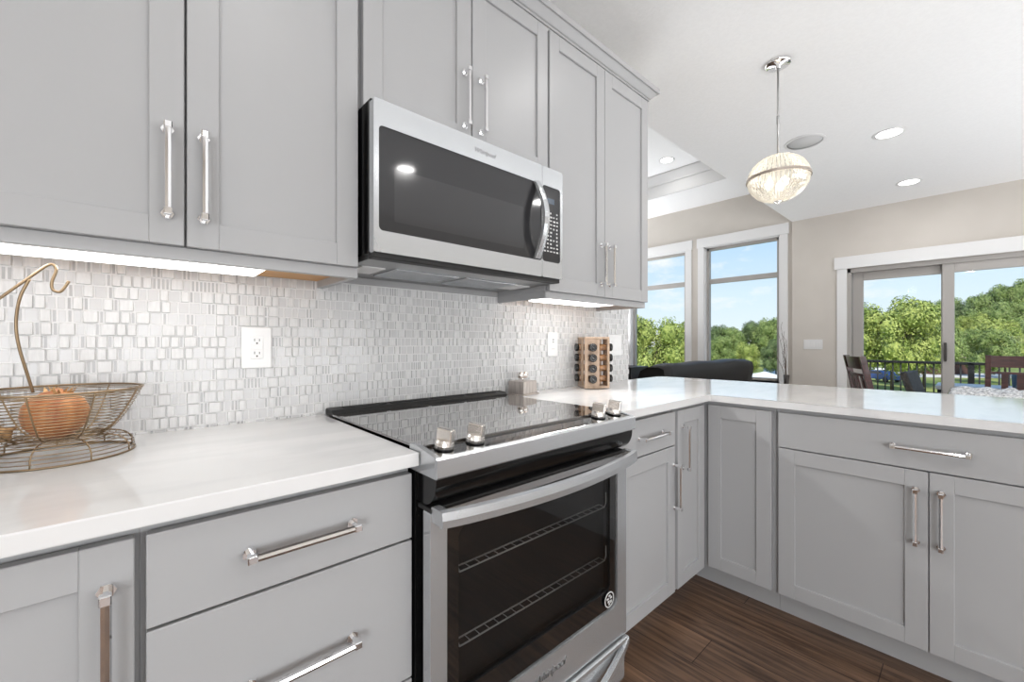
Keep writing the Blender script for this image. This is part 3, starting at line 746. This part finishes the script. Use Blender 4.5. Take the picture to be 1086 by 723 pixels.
# outlets and switches on the mosaic
def outlet(x0, x1, z0, z1, label, kind):
    cx, cz = (x0+x1)/2, (z0+z1)/2
    r = thing('wall_outlet' if kind != 'switch' else 'light_switch', label, 'outlet' if kind != 'switch' else 'switch', (cx, -.0015, cz))
    b = MB(); w, h = (x1-x0)/2, (z1-z0)/2
    b.box(-w, w, -.0065, -.0001, -h, h, .003, 2); p = b.obj('cover_plate', 'white_plastic', r)
    b = MB()
    if kind == 'switch':
        for s in (-1, 1):
            b = MB(); b.box(s*.023-.0165, s*.023+.0165, -.0085, -.006, -.033, .033, .001, 1)
            b.box(s*.023-.014, s*.023+.014, -.0105, -.008, -.030, .001, .001, 1); b.obj('rocker', 'white_plastic', r)
        b = MB()
        b.bm.free()
    else:
        b.box(-.0168, .0168, -.0088, -.006, -.0335, .0335, .0012, 1); p2 = b.obj('receptacle', 'white_plastic', r)
        b = MB()
        if kind == 'duplex':
            for s in (.0195, -.0195):
                for q_ in range(3):
                    b = MB()
                    if q_ < 2: b.box((-.0075, .0055)[q_], (-.0055, .0075)[q_], -.0092, -.0085, s, s+.008-.001*q_)
                    else: b.cyl((0, -.0085, s-.006), (0, -.0092, s-.006), .0026, seg=12)
                    b.obj('slot' if q_ < 2 else 'ground_hole', 'dark_slot', p2)
            b = MB(); b.box(-.014, .014, -.0096, -.0085, -.006, .006, .0008, 1); b.obj('reset_button', 'white_plastic', p2)
        else:
            for s in (.012, .024): b = MB(); b.box(-.005, .005, -.0092, -.0085, s-.0028, s+.0028); b.obj('slot', 'dark_slot', p2)
            b = MB(); b.box(-.012, .012, -.0092, -.0085, -.026, -.021); b.obj('marking', 'key', p2)
    for s in (-1, 1): b = MB(); b.cyl((0, -.0064, s*h*.78), (0, -.0072, s*h*.78), .0032, seg=12); b.obj('screw', 'white_plastic', r)
outlet(-.236, -.156, 1.078, 1.203, 'white duplex outlet on the mosaic, nearest the fruit basket', 'duplex')
outlet(1.097, 1.172, 1.084, 1.207, 'white outlet with two dark slots on the mosaic beside the spice rack', 'usb')
outlet(1.628, 1.765, 1.075, 1.200, 'white two-rocker switch plate behind the spice rack', 'switch')
# switch on the dining wall
r = thing('light_switch', 'wide white switch plate on the beige wall by the patio door', 'switch', (XW, -.10, 1.127))
b = MB(); b.box(-.0065, 0, -.10, .10, -.062, .062, .002, 1); b.obj('cover_plate', 'white_plastic', r)
for k in (-1, 0, 1):
    b = MB(); b.box(-.010, -.006, k*.058-.0165, k*.058+.0165, -.033, .033, .001, 1); b.obj('rocker', 'white_trim', r)

# pewter box with two round knobs
r = thing('lidded_box', 'small square pewter box topped by two round balls, behind the range', 'box', (.868, -.062, CT), math.radians(12))
b = MB(); b.box(-.064, .064, -.050, .050, 0, .006, .001, 1); b.obj('tray', 'pewter', r)
b = MB(); b.box(-.054, .054, -.043, .043, .006, .064, .002, 2); b.obj('box', 'pewter', r)
b = MB(); b.cyl((0, 0, .063), (0, 0, .080), .0035, seg=12); b.cyl((-.014, 0, .083), (.014, 0, .083), .0025, seg=10); st = b.obj('stem', 'nickel', r)
for s in (-1, 1):
    b = MB(); b.sphere((s*.0175, 0, .090), .0165); b.obj('ball_knob', 'nickel', r)

# spice rack
RC = Vector((1.338, -.112, CT)); RA = math.radians(-35)
r = thing('spice_rack', 'square wooden revolving spice rack with four tiers of jars', 'spice rack', RC, RA)
h_ = .066
b = MB(); b.box(-h_, h_, -h_, h_, .004, .016, .0015, 1); b.lathe([(.05, 0), (.05, .004)], (0, 0, 0), 24); b.obj('base', 'copper_wood', r)
b = MB(); b.box(-h_, h_, -h_, h_, .258, .270, .0015, 1); b.obj('top_plate', 'copper_wood', r)
ROWS = [.052+i*.0545 for i in range(4)]
for k in range(4):
    b = MB()
    # panel on one face (pinwheel), with round holes suggested by rings cut as a strip grid
    x0_, x1_ = -h_, .011; zc = [.016]+[z for c_ in ROWS for z in (c_-.0185, c_+.0185)]+[.258]
    b.box(x0_, -.0485, -h_, -h_+.010, .016, .258); b.box(-.0085, x1_, -h_, -h_+.010, .016, .258)
    for i in range(0, len(zc), 2): b.box(-.0485, -.0085, -h_, -h_+.010, zc[i], zc[i+1])
    o = b.obj('side_panel', 'copper_wood', r); o.rotation_euler = (0, 0, k*PI/2)
b = MB(); b.box(-.006, .006, -.006, .006, .016, .258); b.obj('spindle', 'copper_wood', r)
def make_jar():
    j = thing('spice_jar', 'x', 'jar', (0, 0, 0), 0, 'spice jars in the wooden rack')
    b = MB(); b.lathe([(.0, -.055), (.016, -.055), (.0175, -.052), (.0175, -.004), (.0155, 0), (.0, 0)], (0, 0, 0), 20, (0, -1, 0)); b.obj('glass_body', 'amber', j)
    b = MB(); b.lathe([(.0, .0), (.0205, .0), (.0205, .014), (.0192, .016), (.0, .016)], (0, 0, 0), 22, (0, -1, 0)); l = b.obj('lid', 'cap', j)
    b = MB(); b.box(-.007, .007, -.0168, -.0158, -.0012, .0012, rot=Matrix.Rotation(.8, 3, 'Y')); b.lathe([(.0135, .0159), (.0142, .0163), (.0148, .0159)], (0, 0, 0), 22, (0, -1, 0), cap=False); b.obj('lid_mark', 'cap_mark', l)
    return j
j0 = make_jar(); tiers = ('bottom row', 'second row up', 'third row up', 'top row'); first = True
for k, side in ((0, 'front face'), (3, 'side toward the range'), (1, 'side toward the window')):
    for i, z in enumerate(ROWS):
        a = RA+k*PI/2; p = RC+Matrix.Rotation(a, 3, 'Z')@Vector((-.0285, -h_-.008, z))
        lb = f'black-lidded spice jar, {tiers[i]}, on the rack\'s {side}'
        if first: j0.location = p; j0.rotation_euler = (0, 0, a); j0['label'] = lb; first = False
        else: dup(j0, p, a, lb)

# ================================================================== CEILING FITTINGS
def can_light(x, y, z, label, proto=None):
    global can0
    if can0 is None:
        r = thing('recessed_light', label, 'ceiling light', (x, y, z), 0, 'recessed ceiling lights')
        b = MB(); b.lathe([(.075, -.004), (.098, -.004), (.100, -.001), (.098, .0), (.075, .0)], (0, 0, 0), 40, cap=False); b.obj('trim_ring', 'white_trim', r)
        b = MB(); b.lathe([(0, -.0035), (.076, -.0035), (.076, -.0005), (0, -.0005)], (0, 0, 0), 40); b.obj('diffuser', 'can', r)
        can0 = r
    else: r = dup(can0, (x, y, z), None, label)
    d = bpy.data.lights.new('downlight', 'AREA'); d.shape = 'DISK'; d.size = .15; d.energy = CAN_W; d.color = (1, .985, .965)
    l = bpy.data.objects.new('downlight', d); C.objects.link(l); l.location = (x, y, z-.006)
can0 = None
can_light(3.765, -1.04, KC, 'recessed ceiling light just past the pendant, nearer of the dining pair')
can_light(5.205, -1.04, KC, 'recessed ceiling light closest to the wall above the patio door')
can_light(4.70, 1.23, TC, 'recessed light inside the raised tray ceiling')
for n_, (x, y) in enumerate(((-.10, -1.42), (1.35, -1.07), (-1.4, -1.42), (-1.4, -2.8), (-.1, -2.8), (1.35, -2.8), (2.9, -2.6), (4.4, -2.6))):  # first two match reflections; the others are unseen cans added for room light
    can_light(x, y, KC, 'recessed light in the kitchen ceiling '+('over the counter with the basket', 'in front of the range', 'past the left counter end, added out of view', 'in the far left rear corner, added out of view', 'behind the camera, added out of view', 'over the rear of the kitchen, added out of view', 'behind the peninsula, added out of view', 'behind the dining table, added out of view')[n_])
for n_, (x, y) in enumerate(((1.4, 1.4), (1.4, 3.6), (3.6, 3.6))):  # unseen cans added to brighten the living room
    can_light(x, y, TC, 'added unseen recessed light deep in the living room tray '+('behind the tiled wall', 'at its rear', 'over the sofa side')[n_])
# speaker
r = thing('ceiling_speaker', 'round white speaker grille in the ceiling beside the pendant', 'speaker', (3.452, -.575, KC))
b = MB(); b.lathe([(.118, -.006), (.134, -.006), (.137, -.002), (.134, 0), (.118, 0)], (0, 0, 0), 48, cap=False); b.obj('rim', 'white_trim', r)
b = MB(); b.lathe([(0, -.003), (.118, -.003), (.118, -.0005), (0, -.0005)], (0, 0, 0), 48); b.obj('grille', 'ceiling_crown', r)
# pendant
PC = Vector((2.235, -.725, KC))
r = thing('pendant_light', 'glowing ribbed glass globe pendant on a thin chrome rod', 'pendant light', PC)
zc = 2.085-KC; RH, RV = .148, .130
b = MB(); b.lathe([(0, -.030), (.011, -.030), (.013, -.017), (.060, -.014), (.066, -.008), (.066, 0), (0, 0)], (0, 0, 0), 40); b.obj('canopy', 'chrome', r)
b = MB(); b.cyl((0, 0, -.02), (0, 0, zc+RV-.005), .0055, seg=14); b.cyl((0, 0, -.30), (0, 0, -.345), .0075, seg=14); b.obj('rod', 'rod', r)
b = MB(); nr = 44
for k in range(nr):                                                # bent crystal rods
    a = 2*PI*k/nr; ca, sa = math.cos(a), math.sin(a); rs = []
    for i in range(15):
        t = PI*(.055+.89*i/14); R_ = RH*math.sin(t); z = zc+RV*math.cos(t); w = max(.0024, .0083*math.sin(t)); th = .006
        rs.append(b.ring([(R_*ca-w*sa, R_*sa+w*ca, z), ((R_+th)*ca, (R_+th)*sa, z), (R_*ca+w*sa, R_*sa-w*ca, z), ((R_-th*.6)*ca, (R_-th*.6)*sa, z)]))
    b.skin(rs, smooth=False)
b.obj('glass_shade', 'crystal', r)
b = MB(); b.lathe([(RH+.002, zc-.006), (RH+.011, zc-.008), (RH+.011, zc+.008), (RH+.002, zc+.008), (RH+.002, zc-.006)], (0, 0, 0), 56, smooth=False, cap=False); b.obj('band', 'band', r)
b = MB(); b.lathe([(0, zc-RV-.016), (.005, zc-RV-.014), (.006, zc-RV-.008), (.017, zc-RV-.003), (.020, zc-RV+.004), (0, zc-RV+.006)], (0, 0, 0), 24); b.lathe([(0, zc+RV-.004), (.022, zc+RV-.002), (.018, zc+RV+.008), (0, zc+RV+.010)], (0, 0, 0), 24); b.obj('finial', 'nickel', r)
for k in range(3):
    a = 2*PI*k/3; b = MB(); b.sphere((.045*math.cos(a), .045*math.sin(a), zc-.03), .022, 14, 10, 1.3); b.obj('bulb', 'bulb', r)
d = bpy.data.lights.new('pendant_bulb', 'POINT'); d.energy = 1.3; d.shadow_soft_size = .06; d.color = (1, .90, .74)
l = bpy.data.objects.new('pendant_bulb', d); C.objects.link(l); l.parent = r; l.location = (0, 0, zc)

# ================================================================== LIVING AND DINING FURNITURE
# sofa, its back to the kitchen
r = thing('sofa', 'black leather sofa turned with its back to the kitchen', 'sofa', (3.0, .42, 0))
SL = 2.30
b = MB(); b.box(.0, SL, .0, .92, .10, .42, .03, 3)
for x in (.08, SL-.08):
    for y in (.08, .84): b.cyl((x, y, 0), (x, y, .11), .025, .03, 12)
b.obj('base', 'leather', r)
b = MB()
bk_ = [(0.02, .40), (-.045, .86), (-.03, .93), (.02, .952), (.12, .95), (.20, .91), (.24, .80), (.26, .42)]
rs = []
for i in range(15):
    t = i/14; x = .03+t*(SL-.06); e = min(1, min(t*7, (1-t)*30)+.25); dip = .006*math.sin(t*PI*6)
    rs.append(b.ring([(x, y*1.0, .40+(z-.40)*(1-.06*(1-e))+dip*(z > .85)) for y, z in bk_]))
b.skin(rs, smooth=True); b.obj('backrest', 'leather', r)
for k in range(3):
    b = MB(); w = (SL-.44)/3; b.box(.22+k*w+.005, .22+(k+1)*w-.005, .20, .94, .42, .56, .04, 3); b.obj('seat_cushion', 'leather', r)
for x in (0.0, SL-.22):
    b = MB(); b.box(x, x+.22, .03, .94, .15, .66, .06, 4); b.obj('arm', 'leather', r)
# low dark cabinet in the corner by the first window
r = thing('low_cabinet', 'low dark cabinet against the living room window wall', 'cabinet', (5.44, 2.23, 0))
b = MB(); b.box(0, .50, 0, .9, .06, .72); b.obj('body', 'dark_cab', r)
b = MB(); b.box(-.02, .515, -.02, .92, .72, .75, .004, 2); b.obj('top', 'dark_cab', r)
for k in range(2):
    b = MB(); b.box(-.018, -.0005, .02+k*.435, .445+k*.435, .08, .70, .003, 1); b.obj('door', 'dark_cab', r)
b = MB(); b.box(.03, .47, .03, .87, 0, .06); b.obj('plinth', 'dark_cab', r)
# vase with twigs in the corner
r = thing('floor_vase', 'tall slim dark vase with bare twigs in the corner', 'vase', (5.80, .16, 0))
b = MB(); b.lathe([(0, 0), (.055, 0), (.068, .10), (.062, .32), (.04, .52), (.028, .64), (.036, .73), (.030, .73), (.022, .64), (0, .60)], (0, 0, 0), 28); b.obj('vase', 'vase', r)
rnd = random.Random(11)
for k, (dx_, dy_, h) in enumerate(((-.03, .16, 1.10), (.0, .06, 1.36), (-.05, .02, 1.24), (.02, .10, 1.30), (-.02, -.01, 1.18), (0, .03, 1.05))):
    pts = [(0, 0, .62)]
    for i in range(1, 6):
        t = i/5; pts.append((dx_*t+rnd.uniform(-.008, .008), dy_*t**1.4+rnd.uniform(-.01, .01), .62+(h-.62)*t))
    b = MB(); sp = spline(pts, 4); b.tube(sp, [.0035*(1-.6*i/len(sp)) for i in range(len(sp))], 6)
    for i in range(2, 6): 
        p = Vector(pts[i]); q_ = p+Vector((rnd.uniform(-.03, .03), rnd.uniform(-.04, .04), .06)); b.tube([p, q_], .0015, 5)
    b.obj('twig', 'twig', r)

# dining chairs
def make_chair():
    r = thing('dining_chair', 'x', 'chair', (0, 0, 0), 0, 'dark mahogany dining chairs')
    w, dp = .235, .22                                              # faces -Y, back at +Y
    def lean(z): return dp+.02+max(0, z-.46)*.20
    for s in (-1, 1):
        b = MB(); b.box(s*w-.02, s*w+.02, -dp-.02, -dp+.02, 0, .45, .003, 1); b.obj('leg', 'mahogany', r)
        b = MB(); x = s*w; rs = []
        for z in (0, .2, .45, .7, .9, 1.035):
            y = lean(z) if z > .45 else dp+.02+(.45-z)*.06
            rs.append(b.ring([(x-.018, y-.021, z), (x+.018, y-.021, z), (x+.018, y+.021, z), (x-.018, y+.021, z)]))
        b.skin(rs, smooth=False); b.obj('back_post', 'mahogany', r)
    b = MB(); b.box(-w-.02, w+.02, -dp-.03, dp+.02, .44, .475, .008, 2); b.obj('seat', 'mahogany', r)
    def rail(z0, z1, name):
        b = MB(); rs = []
        for i in range(9):
            t = i/8; x = -w+.016+t*(2*w-.032); bow = .022*math.sin(PI*t)
            rs.append(b.ring([(x, lean(z0)-.010+bow, z0), (x, lean(z0)+.012+bow, z0), (x, lean(z1)+.012+bow, z1), (x, lean(z1)-.010+bow, z1)]))
        b.skin(rs, smooth=False); b.obj(name, 'mahogany', r)
    rail(.925, 1.03, 'top_rail'); rail(.865, .885, 'thin_rail'); rail(.55, .60, 'lower_rail')
    for k in range(4):
        x = -.135+k*.09; t = (x+w)/(2*w); bow = .022*math.sin(PI*t); b = MB()
        rs = [b.ring([(x-.021, lean(z)-.005+bow, z), (x+.021, lean(z)-.005+bow, z), (x+.021, lean(z)+.006+bow, z), (x-.021, lean(z)+.006+bow, z)]) for z in (.59, .73, .87)]
        b.skin(rs, smooth=False); b.obj('back_slat', 'mahogany', r)
    for y in (-dp, dp):
        b = MB(); b.box(-w+.018, w-.018, y-.012, y+.012, .385, .44); b.obj('seat_rail', 'mahogany', r)
    return r
ch = make_chair()
ch.location = (4.42, -1.08, 0); ch.rotation_euler = (0, 0, math.radians(22)); ch['label'] = 'dark mahogany dining chair by the door casing, seen edge-on'
dup(ch, (5.05, -1.77, 0), math.radians(-94), 'dark mahogany slat-back dining chair at the picture edge, in front of the glass')
# dining table
r = thing('dining_table', 'dark dining table beyond the peninsula', 'table', (4.42, -1.95, 0))
b = MB(); b.box(-.40, .40, -.66, .62, .725, .76, .006, 2); b.obj('tabletop', 'dark_wood', r)
b = MB(); b.box(-.34, .34, -.6, .56, .645, .725); b.obj('apron', 'mahogany', r)
for sx in (-1, 1):
    for sy in (-.6, .56):
        b = MB(); b.box(sx*.33-.035, sx*.33+.035, sy-.035, sy+.035, 0, .66, .004, 1); b.obj('leg', 'mahogany', r)
# crumpled silver cloth on the table
def cloth():
    rnd = random.Random(8); b = MB(); nx, ny = 26, 34; g_ = []
    for i in range(nx+1):
        row = []
        for j in range(ny+1):
            u, v = i/nx, j/ny; ed = min(u, 1-u, v, 1-v)
            z = .763+.022*abs(math.sin(u*9+v*5)*math.sin(v*13-u*4))+.010*math.sin(u*31)*math.sin(v*27)+.010
            row.append(b.bm.verts.new((-.36+.56*u+.02*math.sin(v*11), .05+.54*v+.02*math.sin(u*9), max(.7615, z if ed > .02 else .765))))
        g_.append(row)
    for i in range(nx):
        for j in range(ny): b.bm.faces.new((g_[i][j], g_[i+1][j], g_[i+1][j+1], g_[i][j+1]))
    b._fin(True); return b
o = cloth().obj('table_runner', 'silver_cloth'); o.location = (4.42, -1.95, 0)
md = o.modifiers.new('thickness', 'SOLIDIFY'); md.thickness = .002; md.offset = 1
tag(o, 'crumpled silvery cloth lying on the dining table', 'cloth')

# ================================================================== OUTSIDE
GZ = -4.0
b = MB(); b.box(6.13, 9.15, -4.4, .95, -.22, -.10); struct('floor_deck', b, 'deck')
r = thing('deck_railing', 'black metal deck railing outside the patio door', 'railing', (9.0, 0, -.10))
b = MB(); b.box(-.035, .035, -3.6, .9, .905, .945, .004, 1); b.obj('top_rail', 'rail', r)
b = MB(); b.box(-.02, .02, -3.6, .9, .08, .11); b.obj('bottom_rail', 'rail', r)
for y in (.9, -.20, -1.444, -2.9):
    b = MB(); b.box(-.035, .035, y-.035, y+.035, 0, .93); b.obj('post', 'rail', r)
bme = None
for i in range(45):
    y = .80-i*.097
    if bme is None: b = MB(); b.cyl((0, 0, .10), (0, 0, .91), .0095, seg=8); bme = b.mesh('baluster', 'rail')
    link('baluster', bme, r, (0, y, 0))
# deck chairs
def deck_chair(label, loc, rz, m):
    r = thing('deck_chair', label, 'chair', loc, rz)
    b = MB(); b.box(-.28, .28, -.30, .28, .30, .40, .03, 3); b.obj('seat', m, r)
    b = MB(); b.box(-.27, .27, .22, .30, .36, .88, .03, 3, rot=Matrix.Rotation(-.28, 3, 'X'), at=Vector((0, .26, .36))); b.obj('backrest', m, r)
    for s in (-1, 1):
        b = MB(); b.box(s*.30-.03, s*.30+.03, -.28, .30, .52, .57, .012, 2); b.obj('arm', m, r)
        for y in (-.26, .28):
            b = MB(); b.box(s*.30-.025, s*.30+.025, y-.025, y+.025, 0, .53, .004, 1); b.obj('leg', m, r)
    return r
deck_chair('dark rattan deck chair seen through the patio door, by the railing', (7.30, -1.27, -.10), math.radians(-8), 'rattan')
deck_chair('slate blue deck chair outside, behind the mahogany chair back', (7.35, -2.12, -.10), math.radians(-80), 'blue_poly')
r = thing('deck_box', 'dark deck box with a pale lid against the railing', 'box', (8.35, -1.52, -.10))
b = MB(); b.box(-.30, .30, -.40, .40, 0, .58, .01, 2); b.obj('body', 'dark_cab', r)
b = MB(); b.box(-.32, .32, -.42, .42, .58, .64, .01, 2); b.obj('lid', 'concrete', r)

# ground and hill
def gpos(u, dep):     # ground position seen in direction u at a distance
    return Vector((CAMX+dep*(math.sin(YAW)+math.cos(YAW)*(u-543)/FPX), CAMY+dep*(math.cos(YAW)-math.sin(YAW)*(u-543)/FPX), 0))
b = MB(); b.box(9.6, 420, -220, 420, GZ-1, GZ); struct('ground', b, 'grass')
def hill():
    b = MB(); n = 40; rings = []
    for i in range(n+1):
        u = 900+i*16; row = []
        for dep, k in ((86, 0), (96, .45), (110, .8), (135, 1), (200, 1.0), (260, 0)):
            p = gpos(u, dep); amp = 9.0*max(0, min(1, (u-900)/230)); row.append((p.x, p.y, GZ-.3+amp*k))
        rings.append(b.ring(row))
    return b.skin(rings, closed=False, capa=False, capb=False, smooth=True)
struct('hill_1', hill(), 'hill')
b = MB(); a = [gpos(880, 62), gpos(1110, 58), gpos(1110, 66), gpos(880, 72)]
b.poly([(p.x, p.y, GZ+.02) for p in a], (0, 0, .02)); struct('road_1', b, 'concrete')
b = MB(); a = [gpos(655, 66), gpos(840, 60), gpos(840, 66), gpos(655, 74)]
b.poly([(p.x, p.y, GZ+.02) for p in a], (0, 0, .02)); struct('road_2', b, 'concrete')

# trees: four crowns, unit height, leafy clumps over a branching trunk
def tree_mesh(seed, spread, nb, leaves, mats):
    rnd = random.Random(seed); vs, fs = [], []
    blobs = []
    for k in range(nb):
        z = .30+.58*rnd.random(); lim = spread*math.sin(PI*min(1, max(.08, (z-.12)/.95)))**.7
        a = rnd.random()*2*PI; q_ = lim*math.sqrt(rnd.random())*.85
        blobs.append((q_*math.cos(a), q_*math.sin(a), z, .10+.09*rnd.random()))
    for _ in range(leaves):
        x, y, z, rr = rnd.choice(blobs)
        d = Vector((rnd.gauss(0, 1), rnd.gauss(0, 1), rnd.gauss(0, 1)+.25)).normalized(); p = Vector((x, y, z))+d*rr*(.72+.36*rnd.random())
        nrm = (d+Vector((rnd.gauss(0, .45), rnd.gauss(0, .45), rnd.gauss(0, .45)+.3))).normalized(); t1 = nrm.orthogonal().normalized(); t1 = Matrix.Rotation(rnd.random()*6.3, 3, nrm)@t1; t2 = nrm.cross(t1)
        s = .0105+.0105*rnd.random(); k = len(vs)
        vs.extend([p-t1*s, p+t2*s*.55, p+t1*s, p-t2*s*.55]); fs.append((k, k+1, k+2, k+3))
    me = bpy.data.meshes.new('crown'); me.from_pydata(vs, [], fs); me.update(); me.materials.append(M[mats])
    b = MB()
    for x, y, z, rr in blobs: b.sphere((x, y, z), rr*.58, 8, 6)
    core = b.mesh('branches', mats)
    b = MB(); b.cyl((0, 0, 0), (0, 0, .55), .022, .010, 8)
    for x, y, z, rr in blobs[::2]: b.tube([(0, 0, .22+.2*rnd.random()), (x*.6, y*.6, z*.8), (x, y, z)], .006, 5)
    tr = b.mesh('trunk', 'bark'); return me, core, tr
KINDS = {}
for kn, mt in (('y', 'leaf_y'), ('g', 'leaf_g'), ('d', 'leaf_d')):
    KINDS[kn] = [tree_mesh(hash(kn) % 7+ord(kn)+i*5, (.40, .46)[i], 26, 15000, mt) for i in range(2)]
TL = {'y': 'bright yellow-green broadleaf tree', 'g': 'mid-green broadleaf tree', 'd': 'dark green broadleaf tree'}
tn = 0
def tree(u, v, dep, kind, where, wpx, gz=GZ, group='trees outside the windows'):
    global tn; tn += 1
    p = gpos(u, dep); top = CAMZ+(362.5-v)/FPX*dep; hgt = (top-gz)/1.0
    r = thing('broadleaf_tree', f'{TL[kind]} {where}', 'tree', (p.x, p.y, gz), (tn*2.399) % 6.28, group)
    st = math.sqrt(1+((u-543)/FPX)**2)
    wid = max(wpx*dep/FPX/st/.90, .78*hgt)
    r.scale = (wid, wid, hgt)
    me = KINDS[kind][tn % 2]
    link('crown', me[0], r); link('inner_foliage', me[1], r); link('trunk', me[2], r); return r
# seen in the window nearest the tiled wall
tree(683, 331, 34, 'y', 'filling the window beside the tiled wall', 40)
tree(714, 342, 40, 'y', 'second in the window beside the tiled wall', 34)
tree(664, 338, 46, 'g', 'half hidden behind the tiled wall end', 40)
tree(735, 348, 62, 'g', 'behind the wall strip between the two windows', 44)
# second window
tree(757, 345, 84, 'd', 'in the back row at the tall window casing', 30)
tree(776, 347, 80, 'g', 'back row, second in the tall window', 30)
tree(796, 341, 88, 'd', 'back row, middle of the tall window', 34)
tree(816, 337, 84, 'g', 'back row, tallest in the tall window', 36)
tree(838, 340, 86, 'd', 'back row, beside the corner of the room', 36)
tree(764, 357, 52, 'g', 'front row, round crown low in the tall window', 34)
tree(789, 362, 56, 'y', 'front row, small and golden low in the tall window', 26)
tree(823, 359, 54, 'd', 'front row, bluish crown at the tall window edge', 30)
# patio door
tree(946, 314, 42, 'y', 'largest, filling the sliding door panel', 66)
tree(912, 333, 50, 'y', 'beside the big tree, behind the door stile', 44)
tree(980, 330, 47, 'g', 'between the big tree and the door mullion', 42)
tree(966, 326, 60, 'y', 'half hidden behind the big tree', 46)
HG = lambda u, k: GZ-.3+9.0*max(0, min(1, (u-900)/230))*k
for i, (u, v, dep, kd, k, w) in enumerate(((925, 330, 112, 'd', .8, 40), (962, 322, 116, 'd', .8, 40), (990, 319, 110, 'g', .8, 38), (1010, 318, 114, 'd', .8, 40), (1030, 314, 112, 'g', .8, 40), (1048, 308, 116, 'd', .8, 42), (1066, 303, 112, 'g', .8, 44), (1084, 299, 116, 'd', .8, 44), (1104, 294, 112, 'g', .8, 46), (1125, 292, 114, 'd', .8, 46))):
    tree(u, v, dep, kd, 'on the ridge, '+('first from the door stile', 'behind the big tree', 'left of the mullion', 'just past the mullion', 'second past the mullion', 'third past the mullion', 'fourth past the mullion', 'highest of the ridge', 'beyond the highest one', 'last of the row')[i], w, HG(u, k))
for i, (u, v, dep, kd, k, w) in enumerate(((1004, 334, 92, 'g', .3, 40), (1026, 333, 94, 'y', .3, 44), (1050, 326, 92, 'g', .3, 48), (1078, 318, 95, 'g', .3, 52), (1108, 312, 95, 'y', .3, 56), (1066, 337, 58, 'y', 0, 56), (1046, 349, 52, 'g', 0, 40), (1100, 335, 60, 'g', 0, 56))):
    tree(u, v, dep, kd, 'on the slope, '+('right behind the mullion', 'pale crown past the mullion', 'mid-slope past the mullion', 'above the chair back', 'beyond the chair back, upper', 'broad, low, just above the chair back', 'low, beside the pale roof', 'beyond the chair back, lower')[i], w, HG(u, k) if dep > 86 else GZ)

# brown house behind the trees
p = gpos(990, 68); r = thing('house', 'brown gabled house half hidden by trees beyond the railing', 'house', (p.x, p.y, GZ), -.62)
b = MB(); b.box(-3, 3, -2.6, 2.6, 0, 2.9); b.poly([(-3.0, -2.6, 2.9), (-3.0, 2.6, 2.9), (-3.0, 0, 4.9)], (6, 0, 0)); b.obj('wall', 'brick_brown', r)
b = MB()
for s in (-1, 1): b.poly([(-3.4, s*3.0, 2.62), (-3.4, 0, 4.93), (-3.4, 0, 5.10), (-3.4, s*3.0, 2.79)], (6.8, 0, 0))
b.obj('roof', 'roof_pale', r)
b = MB(); b.box(-1.2, -.5, .4, 1.1, 3.8, 5.7); b.obj('chimney', 'brick_brown', r)
for y in (-1.2, 1.0):
    b = MB(); b.box(-3.06, -2.99, y-.45, y+.45, 1.1, 2.3); b.obj('window', 'white_trim', r)
# white canopy and parked cars
p = gpos(811, 50); r = thing('canopy_tent', 'white peaked canopy on the grass below the tall window', 'tent', (p.x, p.y, GZ), .3)
b = MB(); bm = b.bm; v0 = [bm.verts.new((x, y, 1.05)) for x, y in ((-2.2, -1.6), (2.2, -1.6), (2.2, 1.6), (-2.2, 1.6))]; v1 = [bm.verts.new((x, y, .85)) for x, y in ((-2.2, -1.6), (2.2, -1.6), (2.2, 1.6), (-2.2, 1.6))]; tp = bm.verts.new((0, 0, 1.6))
for i in range(4): bm.faces.new((v0[i], v0[(i+1) % 4], tp)); bm.faces.new((v1[i], v1[(i+1) % 4], v0[(i+1) % 4], v0[i]))
b._fin(); b.obj('cover', 'roof_white', r)
for x, y in ((-2.1, -1.5), (2.1, -1.5), (2.1, 1.5), (-2.1, 1.5)):
    b = MB(); b.cyl((x, y, 0), (x, y, 1.0), .05, seg=8); b.obj('leg', 'dark_cab', r)
def car(u, dep, rz, m, label):
    p = gpos(u, dep); r = thing('car', label, 'car', (p.x, p.y, GZ+.04), rz, 'parked cars')
    b = MB()
    prof = [(-2.1, .35), (-2.1, .75), (-1.9, .92), (-1.2, .98), (-.7, 1.42), (.9, 1.42), (1.5, 1.0), (2.0, .85), (2.1, .6), (2.1, .35)]
    b.poly([(x, -.85, z) for x, z in prof], (0, 1.7, 0)); b.obj('body', m, r)
    b = MB()
    for s in (-.856, .846): b.poly([(x, s, z) for x, z in ((-1.0, 1.0), (-.62, 1.34), (.82, 1.34), (1.2, 1.0))], (0, .01, 0))
    b.obj('side_window', 'black_glass', r)
    for x in (-1.3, 1.3):
        for s in (-1, 1):
            b = MB(); b.cyl((x, s*.68, .33), (x, s*.88, .33), .33, seg=18); b.obj('wheel', 'black_matte', r)
car(935, 54, .9, 'car_blue', 'blue car parked below the deck railing')
car(926, 60, .9, 'car_white', 'white car parked just behind the blue one')
car(818, 58, .2, 'car_white', 'white car parked behind the peaked canopy')
